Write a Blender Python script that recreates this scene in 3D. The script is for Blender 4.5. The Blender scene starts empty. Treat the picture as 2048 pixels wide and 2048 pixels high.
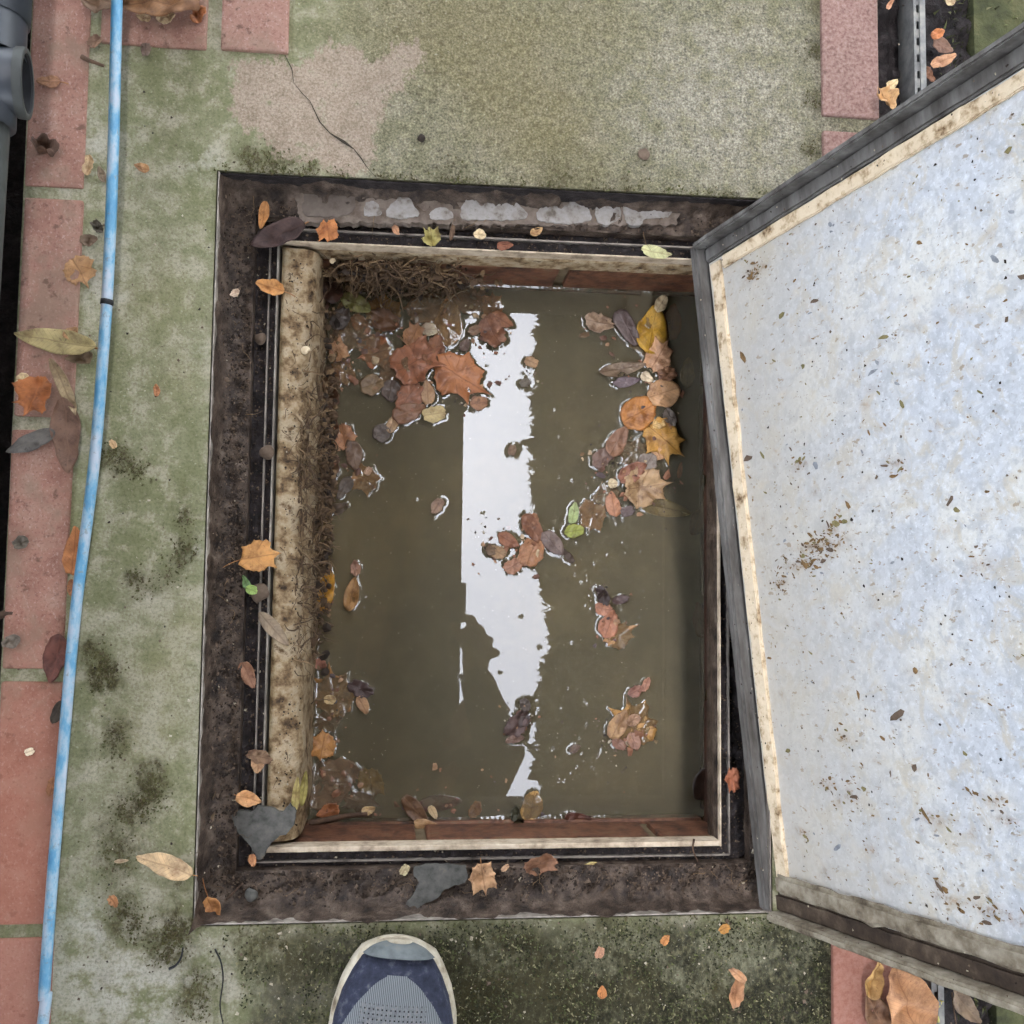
import bpy, bmesh, math, random
import numpy as np
from mathutils import Vector, Matrix, noise as mnoise

random.seed(7)
S = bpy.context.scene
COL = S.collection
R = math.radians

# ------------------------------------------------------------------ camera
H = 0.91                                   # lens height above the paving, metres
FPX = 2054.0                               # focal length in photo pixels (2048 wide)
ROT = Matrix(((0.99451809, -0.01863815, -0.10289015),
              (0.01109887, 0.99724325, -0.07336698),
              (0.10397394, 0.07182282, 0.99198332)))
cam_data = bpy.data.cameras.new('camera')
cam = bpy.data.objects.new('camera', cam_data)
COL.objects.link(cam)
cam.matrix_world = Matrix.Translation((0, 0, H)) @ ROT.to_4x4()
cam_data.sensor_width = 36.0
cam_data.lens = 36.0 * FPX / 2048.0
cam_data.clip_start = 0.004
cam_data.clip_end = 300.0
S.camera = cam

# ------------------------------------------------------------------ sky, sun, exposure
SUN_EL, SUN_AZ = R(80), R(0)               # overcast light, a little towards +y
world = bpy.data.worlds.new('World')
S.world = world
world.use_nodes = True
wn = world.node_tree
bg = wn.nodes['Background']
sky = wn.nodes.new('ShaderNodeTexSky')
sky.sky_type = 'NISHITA'
sky.sun_disc = False
sky.sun_elevation = SUN_EL
sky.sun_rotation = SUN_AZ
sky.air_density = 1.0
sky.dust_density = 1.3
hs = wn.nodes.new('ShaderNodeHueSaturation')
hs.inputs['Saturation'].default_value = 0.30
wn.links.new(sky.outputs[0], hs.inputs['Color'])
wn.links.new(hs.outputs[0], bg.inputs['Color'])
bg.inputs['Strength'].default_value = 0.06
sun_data = bpy.data.lights.new('sun', 'SUN')
sun_data.energy = 0.6
sun_data.angle = R(52)
sun_data.color = (0.98, 0.96, 1.0)
sun = bpy.data.objects.new('sun', sun_data)
COL.objects.link(sun)
sun_dir = Vector((0.07, math.cos(SUN_EL), math.sin(SUN_EL))).normalized()
sun.rotation_euler = sun_dir.to_track_quat('Z', 'Y').to_euler()
sun.location = (0, 3, 8)
S.view_settings.view_transform = 'Standard'
S.view_settings.look = 'None'
S.view_settings.gamma = 1.0
S.view_settings.use_curve_mapping = False
S.view_settings.exposure = 4.42
S.cycles.use_denoising = True
S.cycles.max_bounces = 5
S.cycles.diffuse_bounces = 3
S.cycles.glossy_bounces = 2
S.cycles.use_adaptive_sampling = True
S.cycles.adaptive_threshold = 0.03
S.cycles.transparent_max_bounces = 16
S.cycles.caustics_reflective = False
S.cycles.caustics_refractive = False
S.cycles.sample_clamp_indirect = 4.0

# ------------------------------------------------------------------ helpers
def at(x, y, z):
    """Point of the horizontal plane z that the photograph shows at pixel x, y (2048 wide)."""
    d = ROT @ Vector(((x - 1024) / FPX, -(y - 1024) / FPX, -1.0))
    t = (z - H) / d.z
    return Vector((d.x * t, d.y * t, z))

def px(n, z):
    return n * (H - z) / FPX

def sc(r, g, b, k=1.0):
    def l(c):
        c /= 255.0
        return c / 12.92 if c <= 0.04045 else ((c + 0.055) / 1.055) ** 2.4
    return (l(r) * k, l(g) * k, l(b) * k, 1.0)

class Mat:
    """Small node-building helper for one procedural material."""
    def __init__(s, name, rough=0.8, metal=0.0, spec=0.3, obj=False):
        s.m = bpy.data.materials.new(name)
        s.m.use_nodes = True
        s.t = s.m.node_tree
        s.b = s.t.nodes['Principled BSDF']
        s.b.inputs['Roughness'].default_value = rough
        s.b.inputs['Metallic'].default_value = metal
        s.b.inputs['Specular IOR Level'].default_value = spec
        if obj:
            s.co = s.t.nodes.new('ShaderNodeTexCoord').outputs['Object']
        else:
            s.co = s.t.nodes.new('ShaderNodeNewGeometry').outputs['Position']
    def L(s, a, b):
        s.t.links.new(a, b)
    def put(s, sock, v):
        if hasattr(v, 'is_output'):
            s.L(v, sock)
        else:
            sock.default_value = v
    def mapping(s, scale=(1, 1, 1), rot=(0, 0, 0), vec=None):
        n = s.t.nodes.new('ShaderNodeMapping')
        s.L(vec or s.co, n.inputs['Vector'])
        n.inputs['Scale'].default_value = scale
        n.inputs['Rotation'].default_value = rot
        return n.outputs[0]
    def noise(s, scale, detail=4, rough=0.6, vec=None, dist=0.0, color=False):
        n = s.t.nodes.new('ShaderNodeTexNoise')
        s.L(vec or s.co, n.inputs['Vector'])
        n.inputs['Scale'].default_value = scale
        n.inputs['Detail'].default_value = detail
        n.inputs['Roughness'].default_value = rough
        n.inputs['Distortion'].default_value = dist
        return n.outputs['Color' if color else 'Fac']
    def voro(s, scale, feature='F1', out='Distance', vec=None, rand=1.0):
        n = s.t.nodes.new('ShaderNodeTexVoronoi')
        n.feature = feature
        s.L(vec or s.co, n.inputs['Vector'])
        n.inputs['Scale'].default_value = scale
        n.inputs['Randomness'].default_value = rand
        return n.outputs[out]
    def ramp(s, f, stops, interp='LINEAR'):
        n = s.t.nodes.new('ShaderNodeValToRGB')
        s.L(f, n.inputs[0])
        e = n.color_ramp.elements
        n.color_ramp.interpolation = interp
        while len(e) < len(stops):
            e.new(0.5)
        for i, (p, c) in enumerate(stops):
            e[i].position = p
            e[i].color = c if hasattr(c, '__len__') else (c, c, c, 1)
        return n.outputs[0]
    def mix(s, f, a, b, mode='MIX'):
        n = s.t.nodes.new('ShaderNodeMix')
        n.data_type = 'RGBA'
        n.blend_type = mode
        n.clamp_factor = True
        s.put(n.inputs['Factor'], f)
        s.put(n.inputs['A'], a)
        s.put(n.inputs['B'], b)
        return n.outputs['Result']
    def math(s, op, a, b=0.0, c=0.0, clamp=False):
        n = s.t.nodes.new('ShaderNodeMath')
        n.operation = op
        n.use_clamp = clamp
        s.put(n.inputs[0], a)
        s.put(n.inputs[1], b)
        s.put(n.inputs[2], c)
        return n.outputs[0]
    def step(s, v, lo, hi):
        n = s.t.nodes.new('ShaderNodeMapRange')
        n.interpolation_type = 'SMOOTHSTEP'
        s.put(n.inputs['Value'], v)
        n.inputs['From Min'].default_value = lo
        n.inputs['From Max'].default_value = hi
        return n.outputs[0]
    def xyz(s, vec=None):
        n = s.t.nodes.new('ShaderNodeSeparateXYZ')
        s.L(vec or s.co, n.inputs[0])
        return n.outputs
    def bump(s, h, strength=0.5, dist=0.002, prev=None):
        n = s.t.nodes.new('ShaderNodeBump')
        n.inputs['Strength'].default_value = strength
        n.inputs['Distance'].default_value = dist
        s.L(h, n.inputs['Height'])
        if prev is not None:
            s.L(prev, n.inputs['Normal'])
        s.L(n.outputs[0], s.b.inputs['Normal'])
        return n.outputs[0]
    def color(s, c):
        s.put(s.b.inputs['Base Color'], c)
        return s
    def rough(s, c):
        s.put(s.b.inputs['Roughness'], c)
        return s

def tag(o, label=None, cat=None, group=None, kind=None):
    if label: o['label'] = label
    if cat: o['category'] = cat
    if group: o['group'] = group
    if kind: o['kind'] = kind
    return o

def empty(name, loc=(0, 0, 0)):
    o = bpy.data.objects.new(name, None)
    o.empty_display_size = 0.05
    o.location = loc
    COL.objects.link(o)
    return o

def link(name, me, parent=None, mat=None):
    o = bpy.data.objects.new(name, me)
    COL.objects.link(o)
    if mat is not None and not me.materials:
        me.materials.append(mat)
    if parent is not None:
        o.parent = parent
    return o

def mesh(name, verts, faces, mat=None, parent=None, smooth=False, mats=None, idx=None):
    me = bpy.data.meshes.new(name)
    me.from_pydata([tuple(v) for v in verts], [], faces)
    if smooth:
        me.polygons.foreach_set('use_smooth', [True] * len(me.polygons))
    for m in (mats or ([mat] if mat else [])):
        me.materials.append(m.m if isinstance(m, Mat) else m)
    if idx is not None:
        me.polygons.foreach_set('material_index', idx)
    me.update()
    return link(name, me, parent)

def box_data(x0, x1, y0, y1, z0, z1, chamfer=0.0):
    bm = bmesh.new()
    bmesh.ops.create_cube(bm, size=1)
    for v in bm.verts:
        v.co = Vector((x0 if v.co.x < 0 else x1, y0 if v.co.y < 0 else y1, z0 if v.co.z < 0 else z1))
    if chamfer > 0:
        bmesh.ops.bevel(bm, geom=list(bm.edges), offset=chamfer, segments=2, affect='EDGES', profile=0.6)
    return bm

def bm_obj(name, bm, mat, parent=None, smooth=False):
    me = bpy.data.meshes.new(name)
    bm.to_mesh(me)
    bm.free()
    if smooth:
        me.polygons.foreach_set('use_smooth', [True] * len(me.polygons))
    me.materials.append(mat.m if isinstance(mat, Mat) else mat)
    return link(name, me, parent)

def box(name, x0, x1, y0, y1, z0, z1, mat, parent=None, chamfer=0.0, wob=0.0):
    bm = box_data(x0, x1, y0, y1, z0, z1, chamfer)
    if wob:
        for v in bm.verts:
            v.co += mnoise.noise_vector(v.co * 60 + Vector((3.1, 7.7, 1.3))) * wob
    return bm_obj(name, bm, mat, parent)

def tube_data(pts, radii, seg=8, cap=True):
    """Tube along a polyline, returns verts, faces."""
    V, F = [], []
    n = len(pts)
    up = Vector((0.31, 0.17, 0.93)).normalized()
    for i, p in enumerate(pts):
        t = (pts[min(i + 1, n - 1)] - pts[max(i - 1, 0)])
        if t.length < 1e-9: t = Vector((1, 0, 0))
        t.normalize()
        a = t.cross(up)
        if a.length < 0.05: a = t.cross(Vector((1, 0, 0)))
        a.normalize()
        b = t.cross(a)
        r = radii[i] if hasattr(radii, '__len__') else radii
        for k in range(seg):
            q = 2 * math.pi * k / seg
            V.append(p + a * (r * math.cos(q)) + b * (r * math.sin(q)))
    for i in range(n - 1):
        for k in range(seg):
            k2 = (k + 1) % seg
            F.append((i * seg + k, i * seg + k2, (i + 1) * seg + k2, (i + 1) * seg + k))
    if cap:
        F.append(tuple(range(seg - 1, -1, -1)))
        F.append(tuple((n - 1) * seg + k for k in range(seg)))
    return V, F

def tube(name, pts, radii, mat, parent=None, seg=8, smooth=True):
    V, F = tube_data([Vector(p) for p in pts], radii, seg)
    return mesh(name, V, F, mat, parent, smooth)

def smooth_path(pts, per=8):
    """Catmull-Rom through pts."""
    P = [Vector(p) for p in pts]
    P = [P[0] * 2 - P[1]] + P + [P[-1] * 2 - P[-2]]
    out = []
    for i in range(1, len(P) - 2):
        for k in range(per):
            t = k / per
            a, b, c, d = P[i - 1], P[i], P[i + 1], P[i + 2]
            out.append(0.5 * ((2 * b) + (c - a) * t + (2 * a - 5 * b + 4 * c - d) * t * t + (3 * b - a - 3 * c + d) * t ** 3))
    out.append(P[-2])
    return out

class Crumbs:
    """Many tiny jittered lumps in one mesh (stuff too small to count)."""
    def __init__(s):
        s.V, s.F, s.I = [], [], []
    def add(s, x, y, z, r, i=0, flat=0.7):
        n = len(s.V)
        a = random.uniform(0, 6.28)
        for k in range(4):
            q = a + k * math.pi / 2 + random.uniform(-.4, .4)
            rr = r * random.uniform(.6, 1.3)
            s.V.append((x + rr * math.cos(q), y + rr * math.sin(q), z + r * random.uniform(-.3, .3) * flat))
        s.V.append((x + r * random.uniform(-.4, .4), y + r * random.uniform(-.4, .4), z + r * flat * random.uniform(.6, 1.2)))
        s.V.append((x, y, z - r * flat * .8))
        for k in range(4):
            k2 = (k + 1) % 4
            s.F += [(n + k, n + k2, n + 4), (n + k2, n + k, n + 5)]
            s.I += [i, i]
    def blade(s, x, y, z, h, w, i=0):
        n = len(s.V)
        q = random.uniform(0, 6.28)
        dx, dy = math.cos(q), math.sin(q)
        lean = random.uniform(.3, 1.2) * h
        s.V += [(x - dy * w, y + dx * w, z), (x + dy * w, y - dx * w, z),
                (x + dx * lean, y + dy * lean, z + h)]
        s.F.append((n, n + 1, n + 2))
        s.I.append(i)
    def flake(s, x, y, z, r, el, ang, i=0, lift=.15):
        n = len(s.V)
        c, d = math.cos(ang), math.sin(ang)
        m = 7
        for k in range(m):
            q = 2 * math.pi * k / m
            rr = r * random.uniform(.55, 1.25)
            u, v = rr * math.cos(q) * el, rr * math.sin(q)
            s.V.append((x + u * c - v * d, y + u * d + v * c, z + r * lift * random.uniform(0, .6)))
        s.V.append((x, y, z + r * lift))
        for k in range(m):
            s.F.append((n + k, n + (k + 1) % m, n + m))
            s.I.append(i)
    def build(s, name, mats, parent=None):
        return mesh(name, s.V, s.F, None, parent, False, mats, s.I)

def grid(name, x0, x1, y0, y1, step, zf, mat, parent=None, smooth=True):
    nx = max(2, int((x1 - x0) / step) + 1)
    ny = max(2, int((y1 - y0) / step) + 1)
    V = []
    for j in range(ny):
        y = y0 + (y1 - y0) * j / (ny - 1)
        for i in range(nx):
            x = x0 + (x1 - x0) * i / (nx - 1)
            V.append((x, y, zf(x, y)))
    F = [(j * nx + i, j * nx + i + 1, (j + 1) * nx + i + 1, (j + 1) * nx + i) for j in range(ny - 1) for i in range(nx - 1)]
    return mesh(name, V, F, mat, parent, smooth)

def fbm(x, y, s, o=3, seed=0.0):
    return mnoise.fractal(Vector((x * s + seed, y * s - seed, seed)), 1.0, 2.0, o)

def poly_prism(name, pts, z0, z1, mat, parent=None, bevel=0.0):
    """Upright slab over a polygon (world x, y)."""
    bm = bmesh.new()
    vs = [bm.verts.new((p[0], p[1], z1)) for p in pts]
    f = bm.faces.new(vs)
    f.normal_update()
    if f.normal.z < 0:
        f.normal_flip()
    r = bmesh.ops.extrude_face_region(bm, geom=[f])
    for g in r['geom']:
        if isinstance(g, bmesh.types.BMVert):
            g.co.z = z0
    bmesh.ops.recalc_face_normals(bm, faces=bm.faces)
    bmesh.ops.triangulate(bm, faces=[q for q in bm.faces if len(q.verts) > 4])
    return bm_obj(name, bm, mat, parent)

def rough_outline(pts, step=0.004, amp=0.0015, seed=0.0):
    """Subdivide a closed outline and jitter it."""
    out = []
    n = len(pts)
    for i in range(n):
        a, b = Vector(pts[i][:2]), Vector(pts[(i + 1) % n][:2])
        m = max(1, int((b - a).length / step))
        d = (b - a).normalized() if (b - a).length > 0 else Vector((1, 0))
        for k in range(m):
            p = a.lerp(b, k / m)
            w = mnoise.noise(Vector((p.x * 160, p.y * 160, seed))) + .6 * mnoise.noise(Vector((p.x * 420, p.y * 420, seed + 4)))
            out.append((p.x - d.y * w * amp, p.y + d.x * w * amp))
    return out
# ------------------------------------------------------------------ materials
def mat_concrete():
    m = Mat('weathered_concrete', rough=0.88, spec=0.2)
    x, y, z = m.xyz()
    at_ = m.t.nodes.new('ShaderNodeAttribute')
    at_.attribute_name = 'stain'
    sp = m.t.nodes.new('ShaderNodeSeparateColor')
    m.L(at_.outputs['Color'], sp.inputs[0])
    dk, ye, pa, near = sp.outputs[0], sp.outputs[1], sp.outputs[2], at_.outputs['Alpha']
    big = m.noise(8, 6, .66, dist=.4)
    mid = m.noise(45, 5, .68)
    fine = m.noise(380, 3, .7)
    grain = m.noise(520, 4, .7)
    fleck = m.noise(150, 4, .75, vec=m.mapping((1.2, .8, 1), (0, 0, .5)))
    base = m.ramp(big, [(.30, sc(164, 158, 141)), (.42, sc(150, 146, 123)), (.52, sc(131, 131, 102)), (.60, sc(121, 122, 90)), (.70, sc(146, 141, 118))])
    base = m.mix(m.math('MULTIPLY', m.step(mid, .46, .66), .7), base, sc(110, 112, 80))
    base = m.mix(m.math('MULTIPLY', m.step(mid, .52, .34), .55), base, sc(178, 170, 152))
    base = m.mix(m.math('MULTIPLY', ye, .55), base, sc(128, 120, 72))
    base = m.mix(m.math('MULTIPLY', pa, m.step(mid, .62, .42)), base, sc(174, 170, 156))
    sk = m.t.nodes.new('ShaderNodeAttribute')
    sk.attribute_name = 'skim'
    skf = m.step(m.math('ADD', sk.outputs['Fac'], m.math('MULTIPLY', m.math('SUBTRACT', fleck, .5), 1.6)), .42, .62)
    # open sandy face of the top slab
    top = m.math('MULTIPLY', m.step(m.math('ADD', x, m.math('MULTIPLY', mid, .16)), -.06, .07), m.step(y, .345, .37))
    g2 = m.ramp(m.math('ADD', m.math('MULTIPLY', grain, .6), m.math('MULTIPLY', m.noise(180, 3, .6), .4)), [(.36, .14), (.45, .58), (.53, .96), (.63, 1.6)])
    sand = m.mix(1.0, m.mix(.62, base, sc(134, 126, 105)), g2, 'MULTIPLY')
    base = m.mix(m.math('MULTIPLY', top, .9), base, sand)
    base = m.mix(m.math('MULTIPLY', m.math('MULTIPLY', ye, top), m.ramp(grain, [(.4, .45), (.6, .12)])), base, sc(112, 100, 64))
    pk = m.ramp(m.math('ADD', m.math('MULTIPLY', mid, .5), m.math('MULTIPLY', grain, .5)), [(.34, sc(118, 104, 88)), (.48, sc(150, 134, 117)), (.62, sc(170, 154, 138))])
    base = m.mix(m.math('MULTIPLY', skf, m.step(mid, .72, .56)), base, pk)
    # moss and crumbs of the near slab
    moss = m.ramp(fleck, [(.36, sc(20, 20, 14)), (.47, sc(42, 41, 29)), (.56, sc(68, 66, 46)), (.65, sc(108, 104, 78)), (.74, sc(160, 156, 130))])
    moss = m.mix(m.math('MULTIPLY', m.step(big, .50, .62), .7), moss, m.ramp(fleck, [(.34, sc(70, 70, 50)), (.66, sc(150, 148, 124))]))
    base = m.mix(m.math('MULTIPLY', near, m.math('SUBTRACT', 1.0, m.math('MULTIPLY', pa, .8))), base, moss)
    # soft dark growth, specks, pale grains
    base = m.mix(m.math('MULTIPLY', dk, m.ramp(fleck, [(.36, 1.4), (.64, .25)]), 0.0, True), base, m.ramp(fine, [(.35, sc(46, 42, 24)), (.65, sc(84, 77, 48))]))
    base = m.mix(m.math('MULTIPLY', m.step(fleck, .58, .68), .42), base, sc(84, 79, 56))
    base = m.mix(m.math('MULTIPLY', m.step(m.noise(330, 2, .6), .62, .74), .35), base, sc(192, 188, 168))
    base = m.mix(m.ramp(fine, [(.34, .45), (.54, 0.0)]), base, sc(82, 78, 56))
    m.color(base)
    h = m.math('ADD', m.math('MULTIPLY', fine, .5), m.math('MULTIPLY', mid, .7))
    n1 = m.bump(h, .45, .0025)
    n2 = m.t.nodes.new('ShaderNodeBump')
    n2.inputs['Distance'].default_value = .004
    m.L(m.math('ADD', grain, m.math('MULTIPLY', fleck, .7)), n2.inputs['Height'])
    m.L(m.math('ADD', m.math('MULTIPLY', m.math('MAXIMUM', top, near), .65), .10), n2.inputs['Strength'])
    m.L(n1, n2.inputs['Normal'])
    m.L(n2.outputs[0], m.b.inputs['Normal'])
    return m

def mat_brick():
    m = Mat('red_brick', rough=0.85, spec=0.2)
    oi = m.t.nodes.new('ShaderNodeObjectInfo').outputs['Random']
    a = m.ramp(m.noise(40, 5, .65), [(.3, sc(124, 86, 72)), (.5, sc(144, 104, 89)), (.7, sc(152, 122, 107))])
    a = m.mix(m.math('MULTIPLY', oi, .4), a, sc(160, 134, 124))
    a = m.mix(m.math('MULTIPLY', m.step(m.noise(420, 3, .7), .52, .66), .6), a, sc(112, 76, 64))
    a = m.mix(m.math('MULTIPLY', m.step(m.noise(360, 3, .7, vec=m.mapping((1.1, .9, 1), (0, 0, 1))), .54, .68), .5), a, sc(178, 154, 144))
    a = m.mix(m.math('MULTIPLY', m.step(m.noise(14, 5, .7), .48, .64), .65), a, sc(128, 108, 92))
    a = m.mix(m.math('MULTIPLY', m.step(m.noise(60, 4, .7), .58, .68), .7), a, sc(88, 68, 56))
    x, y, z = m.xyz()
    a = m.mix(m.math('MULTIPLY', m.step(x, .30, .36), .8), a, m.ramp(m.noise(300, 4, .7), [(.36, sc(98, 74, 68)), (.5, sc(128, 102, 95)), (.66, sc(146, 124, 118))]))
    warm = m.math('MULTIPLY', m.step(m.math('MULTIPLY', y, -1.0), -.02, .2), .5)
    a = m.mix(warm, a, sc(158, 100, 80))
    m.color(a)
    m.bump(m.math('ADD', m.noise(420, 4, .7), m.noise(60, 3, .6)), .25, .0015)
    return m

def mat_simple(name, stops, scale, rough=.8, bump=.3, bdist=.001, bscale=None, metal=0.0, spec=.3, obj=False, detail=5, aniso=(1, 1, 1)):
    m = Mat(name, rough=rough, metal=metal, spec=spec, obj=obj)
    v = m.mapping(aniso)
    m.color(m.ramp(m.noise(scale, detail, .65, vec=v), stops))
    if bump:
        m.bump(m.noise(bscale or scale * 3, 4, .7, vec=v), bump, bdist)
    return m

CONC = mat_concrete()
BRICK = mat_brick()
SOIL = mat_simple('wet_dark_soil', [(.32, sc(26, 20, 17)), (.45, sc(58, 47, 39)), (.56, sc(82, 69, 59)), (.70, sc(110, 97, 85))], 60, .5, .8, .004, 160)
SOIL_BLACK = mat_simple('black_soil', [(.3, sc(14, 12, 12)), (.55, sc(44, 38, 38)), (.75, sc(70, 64, 64))], 90, .75, .8, .004, 200)
CRUMB_D = mat_simple('crumb_dark', [(.3, sc(30, 24, 20)), (.7, sc(60, 50, 42))], 90, .85, 0)
CRUMB_M = mat_simple('crumb_brown', [(.3, sc(74, 60, 48)), (.7, sc(112, 96, 82))], 90, .85, 0)
CRUMB_L = mat_simple('crumb_pale', [(.3, sc(150, 138, 118)), (.7, sc(190, 180, 160))], 90, .8, 0)
MOSS_D = mat_simple('moss_dark', [(.3, sc(30, 32, 20)), (.7, sc(56, 57, 34))], 60, .9, 0)
MOSS_G = mat_simple('moss_green', [(.3, sc(62, 68, 40)), (.7, sc(100, 102, 64))], 60, .9, 0)
MOSS_Y = mat_simple('moss_yellow', [(.3, sc(104, 100, 70)), (.7, sc(146, 140, 108))], 60, .9, 0)
GRAVEL = mat_simple('verge_ground', [(.3, sc(40, 44, 26)), (.5, sc(70, 72, 44)), (.7, sc(92, 88, 60))], 30, .9, .6, .005)
STEEL = mat_simple('dull_steel', [(.3, sc(66, 58, 52)), (.46, sc(118, 110, 102)), (.62, sc(138, 130, 120)), (.75, sc(84, 66, 52))], 60, .5, .2, .0006, 200, metal=.35, spec=.5)
STEEL_PALE = mat_simple('scuffed_edge_steel', [(.3, sc(80, 72, 64)), (.5, sc(138, 130, 120)), (.64, sc(172, 164, 152)), (.75, sc(96, 84, 66))], 60, .55, .2, .0006, 200, metal=.1, spec=.5)
CEMENT = mat_simple('white_cement', [(.32, sc(100, 91, 82)), (.44, sc(138, 132, 126)), (.6, sc(154, 150, 146)), (.74, sc(112, 102, 92))], 90, .8, .25, .001)
TANCONC = mat_simple('stained_tan_concrete', [(.32, sc(54, 42, 30)), (.41, sc(114, 92, 65)), (.50, sc(156, 135, 104)), (.59, sc(178, 161, 134)), (.69, sc(98, 76, 50))], 60, .75, .6, .003, 160)
WETBRICK = mat_simple('wet_chamber_brick', [(.3, sc(52, 36, 28)), (.44, sc(92, 60, 44)), (.58, sc(120, 80, 58)), (.72, sc(106, 88, 66))], 70, .55, .5, .002, 140, spec=.4)
WETMORTAR = mat_simple('wet_mortar', [(.3, sc(96, 82, 62)), (.7, sc(136, 120, 94))], 60, .75, .5, .002)
LEDGE = mat_simple('muddy_ledge', [(.3, sc(60, 50, 44)), (.5, sc(98, 88, 80)), (.7, sc(118, 108, 98))], 30, .8, .5, .002, 130)

def mat_galv():
    m = Mat('galvanised_sheet', rough=0.5, metal=0.0, spec=0.45, obj=True)
    at_ = m.t.nodes.new('ShaderNodeAttribute')
    at_.attribute_name = 'stain'
    s3 = m.t.nodes.new('ShaderNodeSeparateColor')
    m.L(at_.outputs['Color'], s3.inputs[0])
    rust, grey, tan = s3.outputs
    sp = m.voro(170, 'F1', 'Color')
    g = m.t.nodes.new('ShaderNodeSeparateColor')
    m.L(sp, g.inputs[0])
    gr = m.noise(230, 3, .7)
    a = m.ramp(g.outputs[0], [(0.0, sc(178, 183, 190)), (.5, sc(186, 191, 198)), (1, sc(195, 200, 207))])
    a = m.mix(m.math('MULTIPLY', m.step(m.noise(12, 4, .6), .42, .64), .7), a, sc(210, 208, 200))
    a = m.mix(m.math('MULTIPLY', m.step(m.noise(62, 5, .65, dist=.6), .50, .62), .6), a, sc(162, 167, 174))
    a = m.mix(m.math('MULTIPLY', m.step(m.noise(34, 4, .7, dist=.8), .50, .64), .6), a, sc(184, 175, 156))
    a = m.mix(m.math('MULTIPLY', m.step(gr, .52, .64), .4), a, sc(160, 164, 168))
    a = m.mix(m.math('MULTIPLY', m.step(gr, .44, .34), .6), a, sc(214, 219, 226))
    a = m.mix(m.math('MULTIPLY', grey, .45), a, sc(164, 172, 184))
    ob = m.xyz()
    a = m.mix(m.math('MULTIPLY', m.step(m.math('ADD', ob[1], m.math('MULTIPLY', m.noise(16, 4, .6), .10)), .34, .08), .7), a, sc(172, 166, 154))
    a = m.mix(m.math('MULTIPLY', tan, .45), a, sc(196, 182, 156))
    a = m.mix(m.math('MULTIPLY', rust, m.ramp(gr, [(.40, .75), (.58, .12)])), a, m.ramp(m.noise(120, 3, .6), [(.4, sc(96, 72, 40)), (.6, sc(146, 110, 66))]))
    v = m.mapping((1.0, .5, 1), (0, 0, .35))
    a = m.mix(m.math('MULTIPLY', m.step(m.noise(190, 3, .6, vec=v), .62, .68), .7), a, sc(140, 122, 98))
    a = m.mix(m.math('MULTIPLY', m.step(m.noise(250, 2, .5), .68, .72), .45), a, sc(120, 112, 100))
    m.color(a)
    m.bump(m.math('ADD', gr, m.math('MULTIPLY', g.outputs[0], .4)), .4, .0014)
    return m
GALV = mat_galv()
RIM = mat_simple('oxidised_rim', [(.3, sc(58, 54, 50)), (.45, sc(88, 85, 82)), (.6, sc(112, 110, 107)), (.72, sc(134, 132, 128)), (.82, sc(82, 68, 54))], 55, .6, .3, .001, 200, metal=.1, spec=.4, obj=True, aniso=(.25, 1, 1))
RIM_DARK = mat_simple('dark_brown_rim', [(.3, sc(42, 34, 28)), (.55, sc(72, 60, 50)), (.75, sc(112, 100, 84))], 50, .7, .5, .0015, 180, obj=True)  # darker brown than the other rim parts
RIM_DIRTY = mat_simple('muddy_rim', [(.3, sc(78, 68, 56)), (.44, sc(118, 108, 92)), (.58, sc(144, 136, 120)), (.7, sc(162, 154, 138)), (.8, sc(100, 80, 56))], 60, .75, .5, .0015, 180, obj=True)
SEAL = mat_simple('cream_sealing_strip', [(.30, sc(96, 72, 48)), (.38, sc(168, 146, 116)), (.48, sc(208, 190, 162)), (.60, sc(216, 200, 174)), (.68, sc(182, 158, 124)), (.78, sc(120, 86, 52))], 75, .8, .5, .002, 150, obj=True)
SLATE = mat_simple('grey_slate', [(.3, sc(58, 57, 53)), (.45, sc(80, 79, 75)), (.6, sc(94, 92, 87)), (.75, sc(112, 104, 90))], 110, .8, .5, .001, 260)
PVC = mat_simple('grey_plastic', [(.3, sc(44, 48, 54)), (.7, sc(58, 62, 69))], 25, .42, .12, .0008, 90, spec=.5)
PVC_IN = mat_simple('pipe_inside_dark', [(.3, sc(24, 24, 26)), (.7, sc(40, 40, 42))], 40, .7, 0)  # pipe interior, darker than the outer plastic
PVC_OLD = mat_simple('weathered_pipe_grey', [(.3, sc(54, 56, 54)), (.7, sc(72, 74, 72))], 30, .6, .2, .001, 120)
RUBBER = mat_simple('black_tape', [(.3, sc(20, 20, 22)), (.7, sc(34, 34, 36))], 40, .5, 0)
BARK = mat_simple('tree_bark', [(.3, sc(62, 52, 42)), (.7, sc(104, 90, 74))], 9, .9, .6, .02)
TWIG = mat_simple('twig_bark', [(.3, sc(56, 42, 34)), (.7, sc(104, 82, 66))], 120, .85, .4, .0008)
ROOT = mat_simple('dead_root', [(.3, sc(84, 66, 48)), (.7, sc(142, 118, 88))], 90, .85, 0)
ROOT_D = mat_simple('dark_root', [(.3, sc(54, 41, 31)), (.7, sc(100, 80, 60))], 90, .85, 0)
SHELL = mat_simple('snail_shell', [(.3, sc(186, 164, 130)), (.7, sc(220, 204, 174))], 120, .5, .2, .0005)

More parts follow.
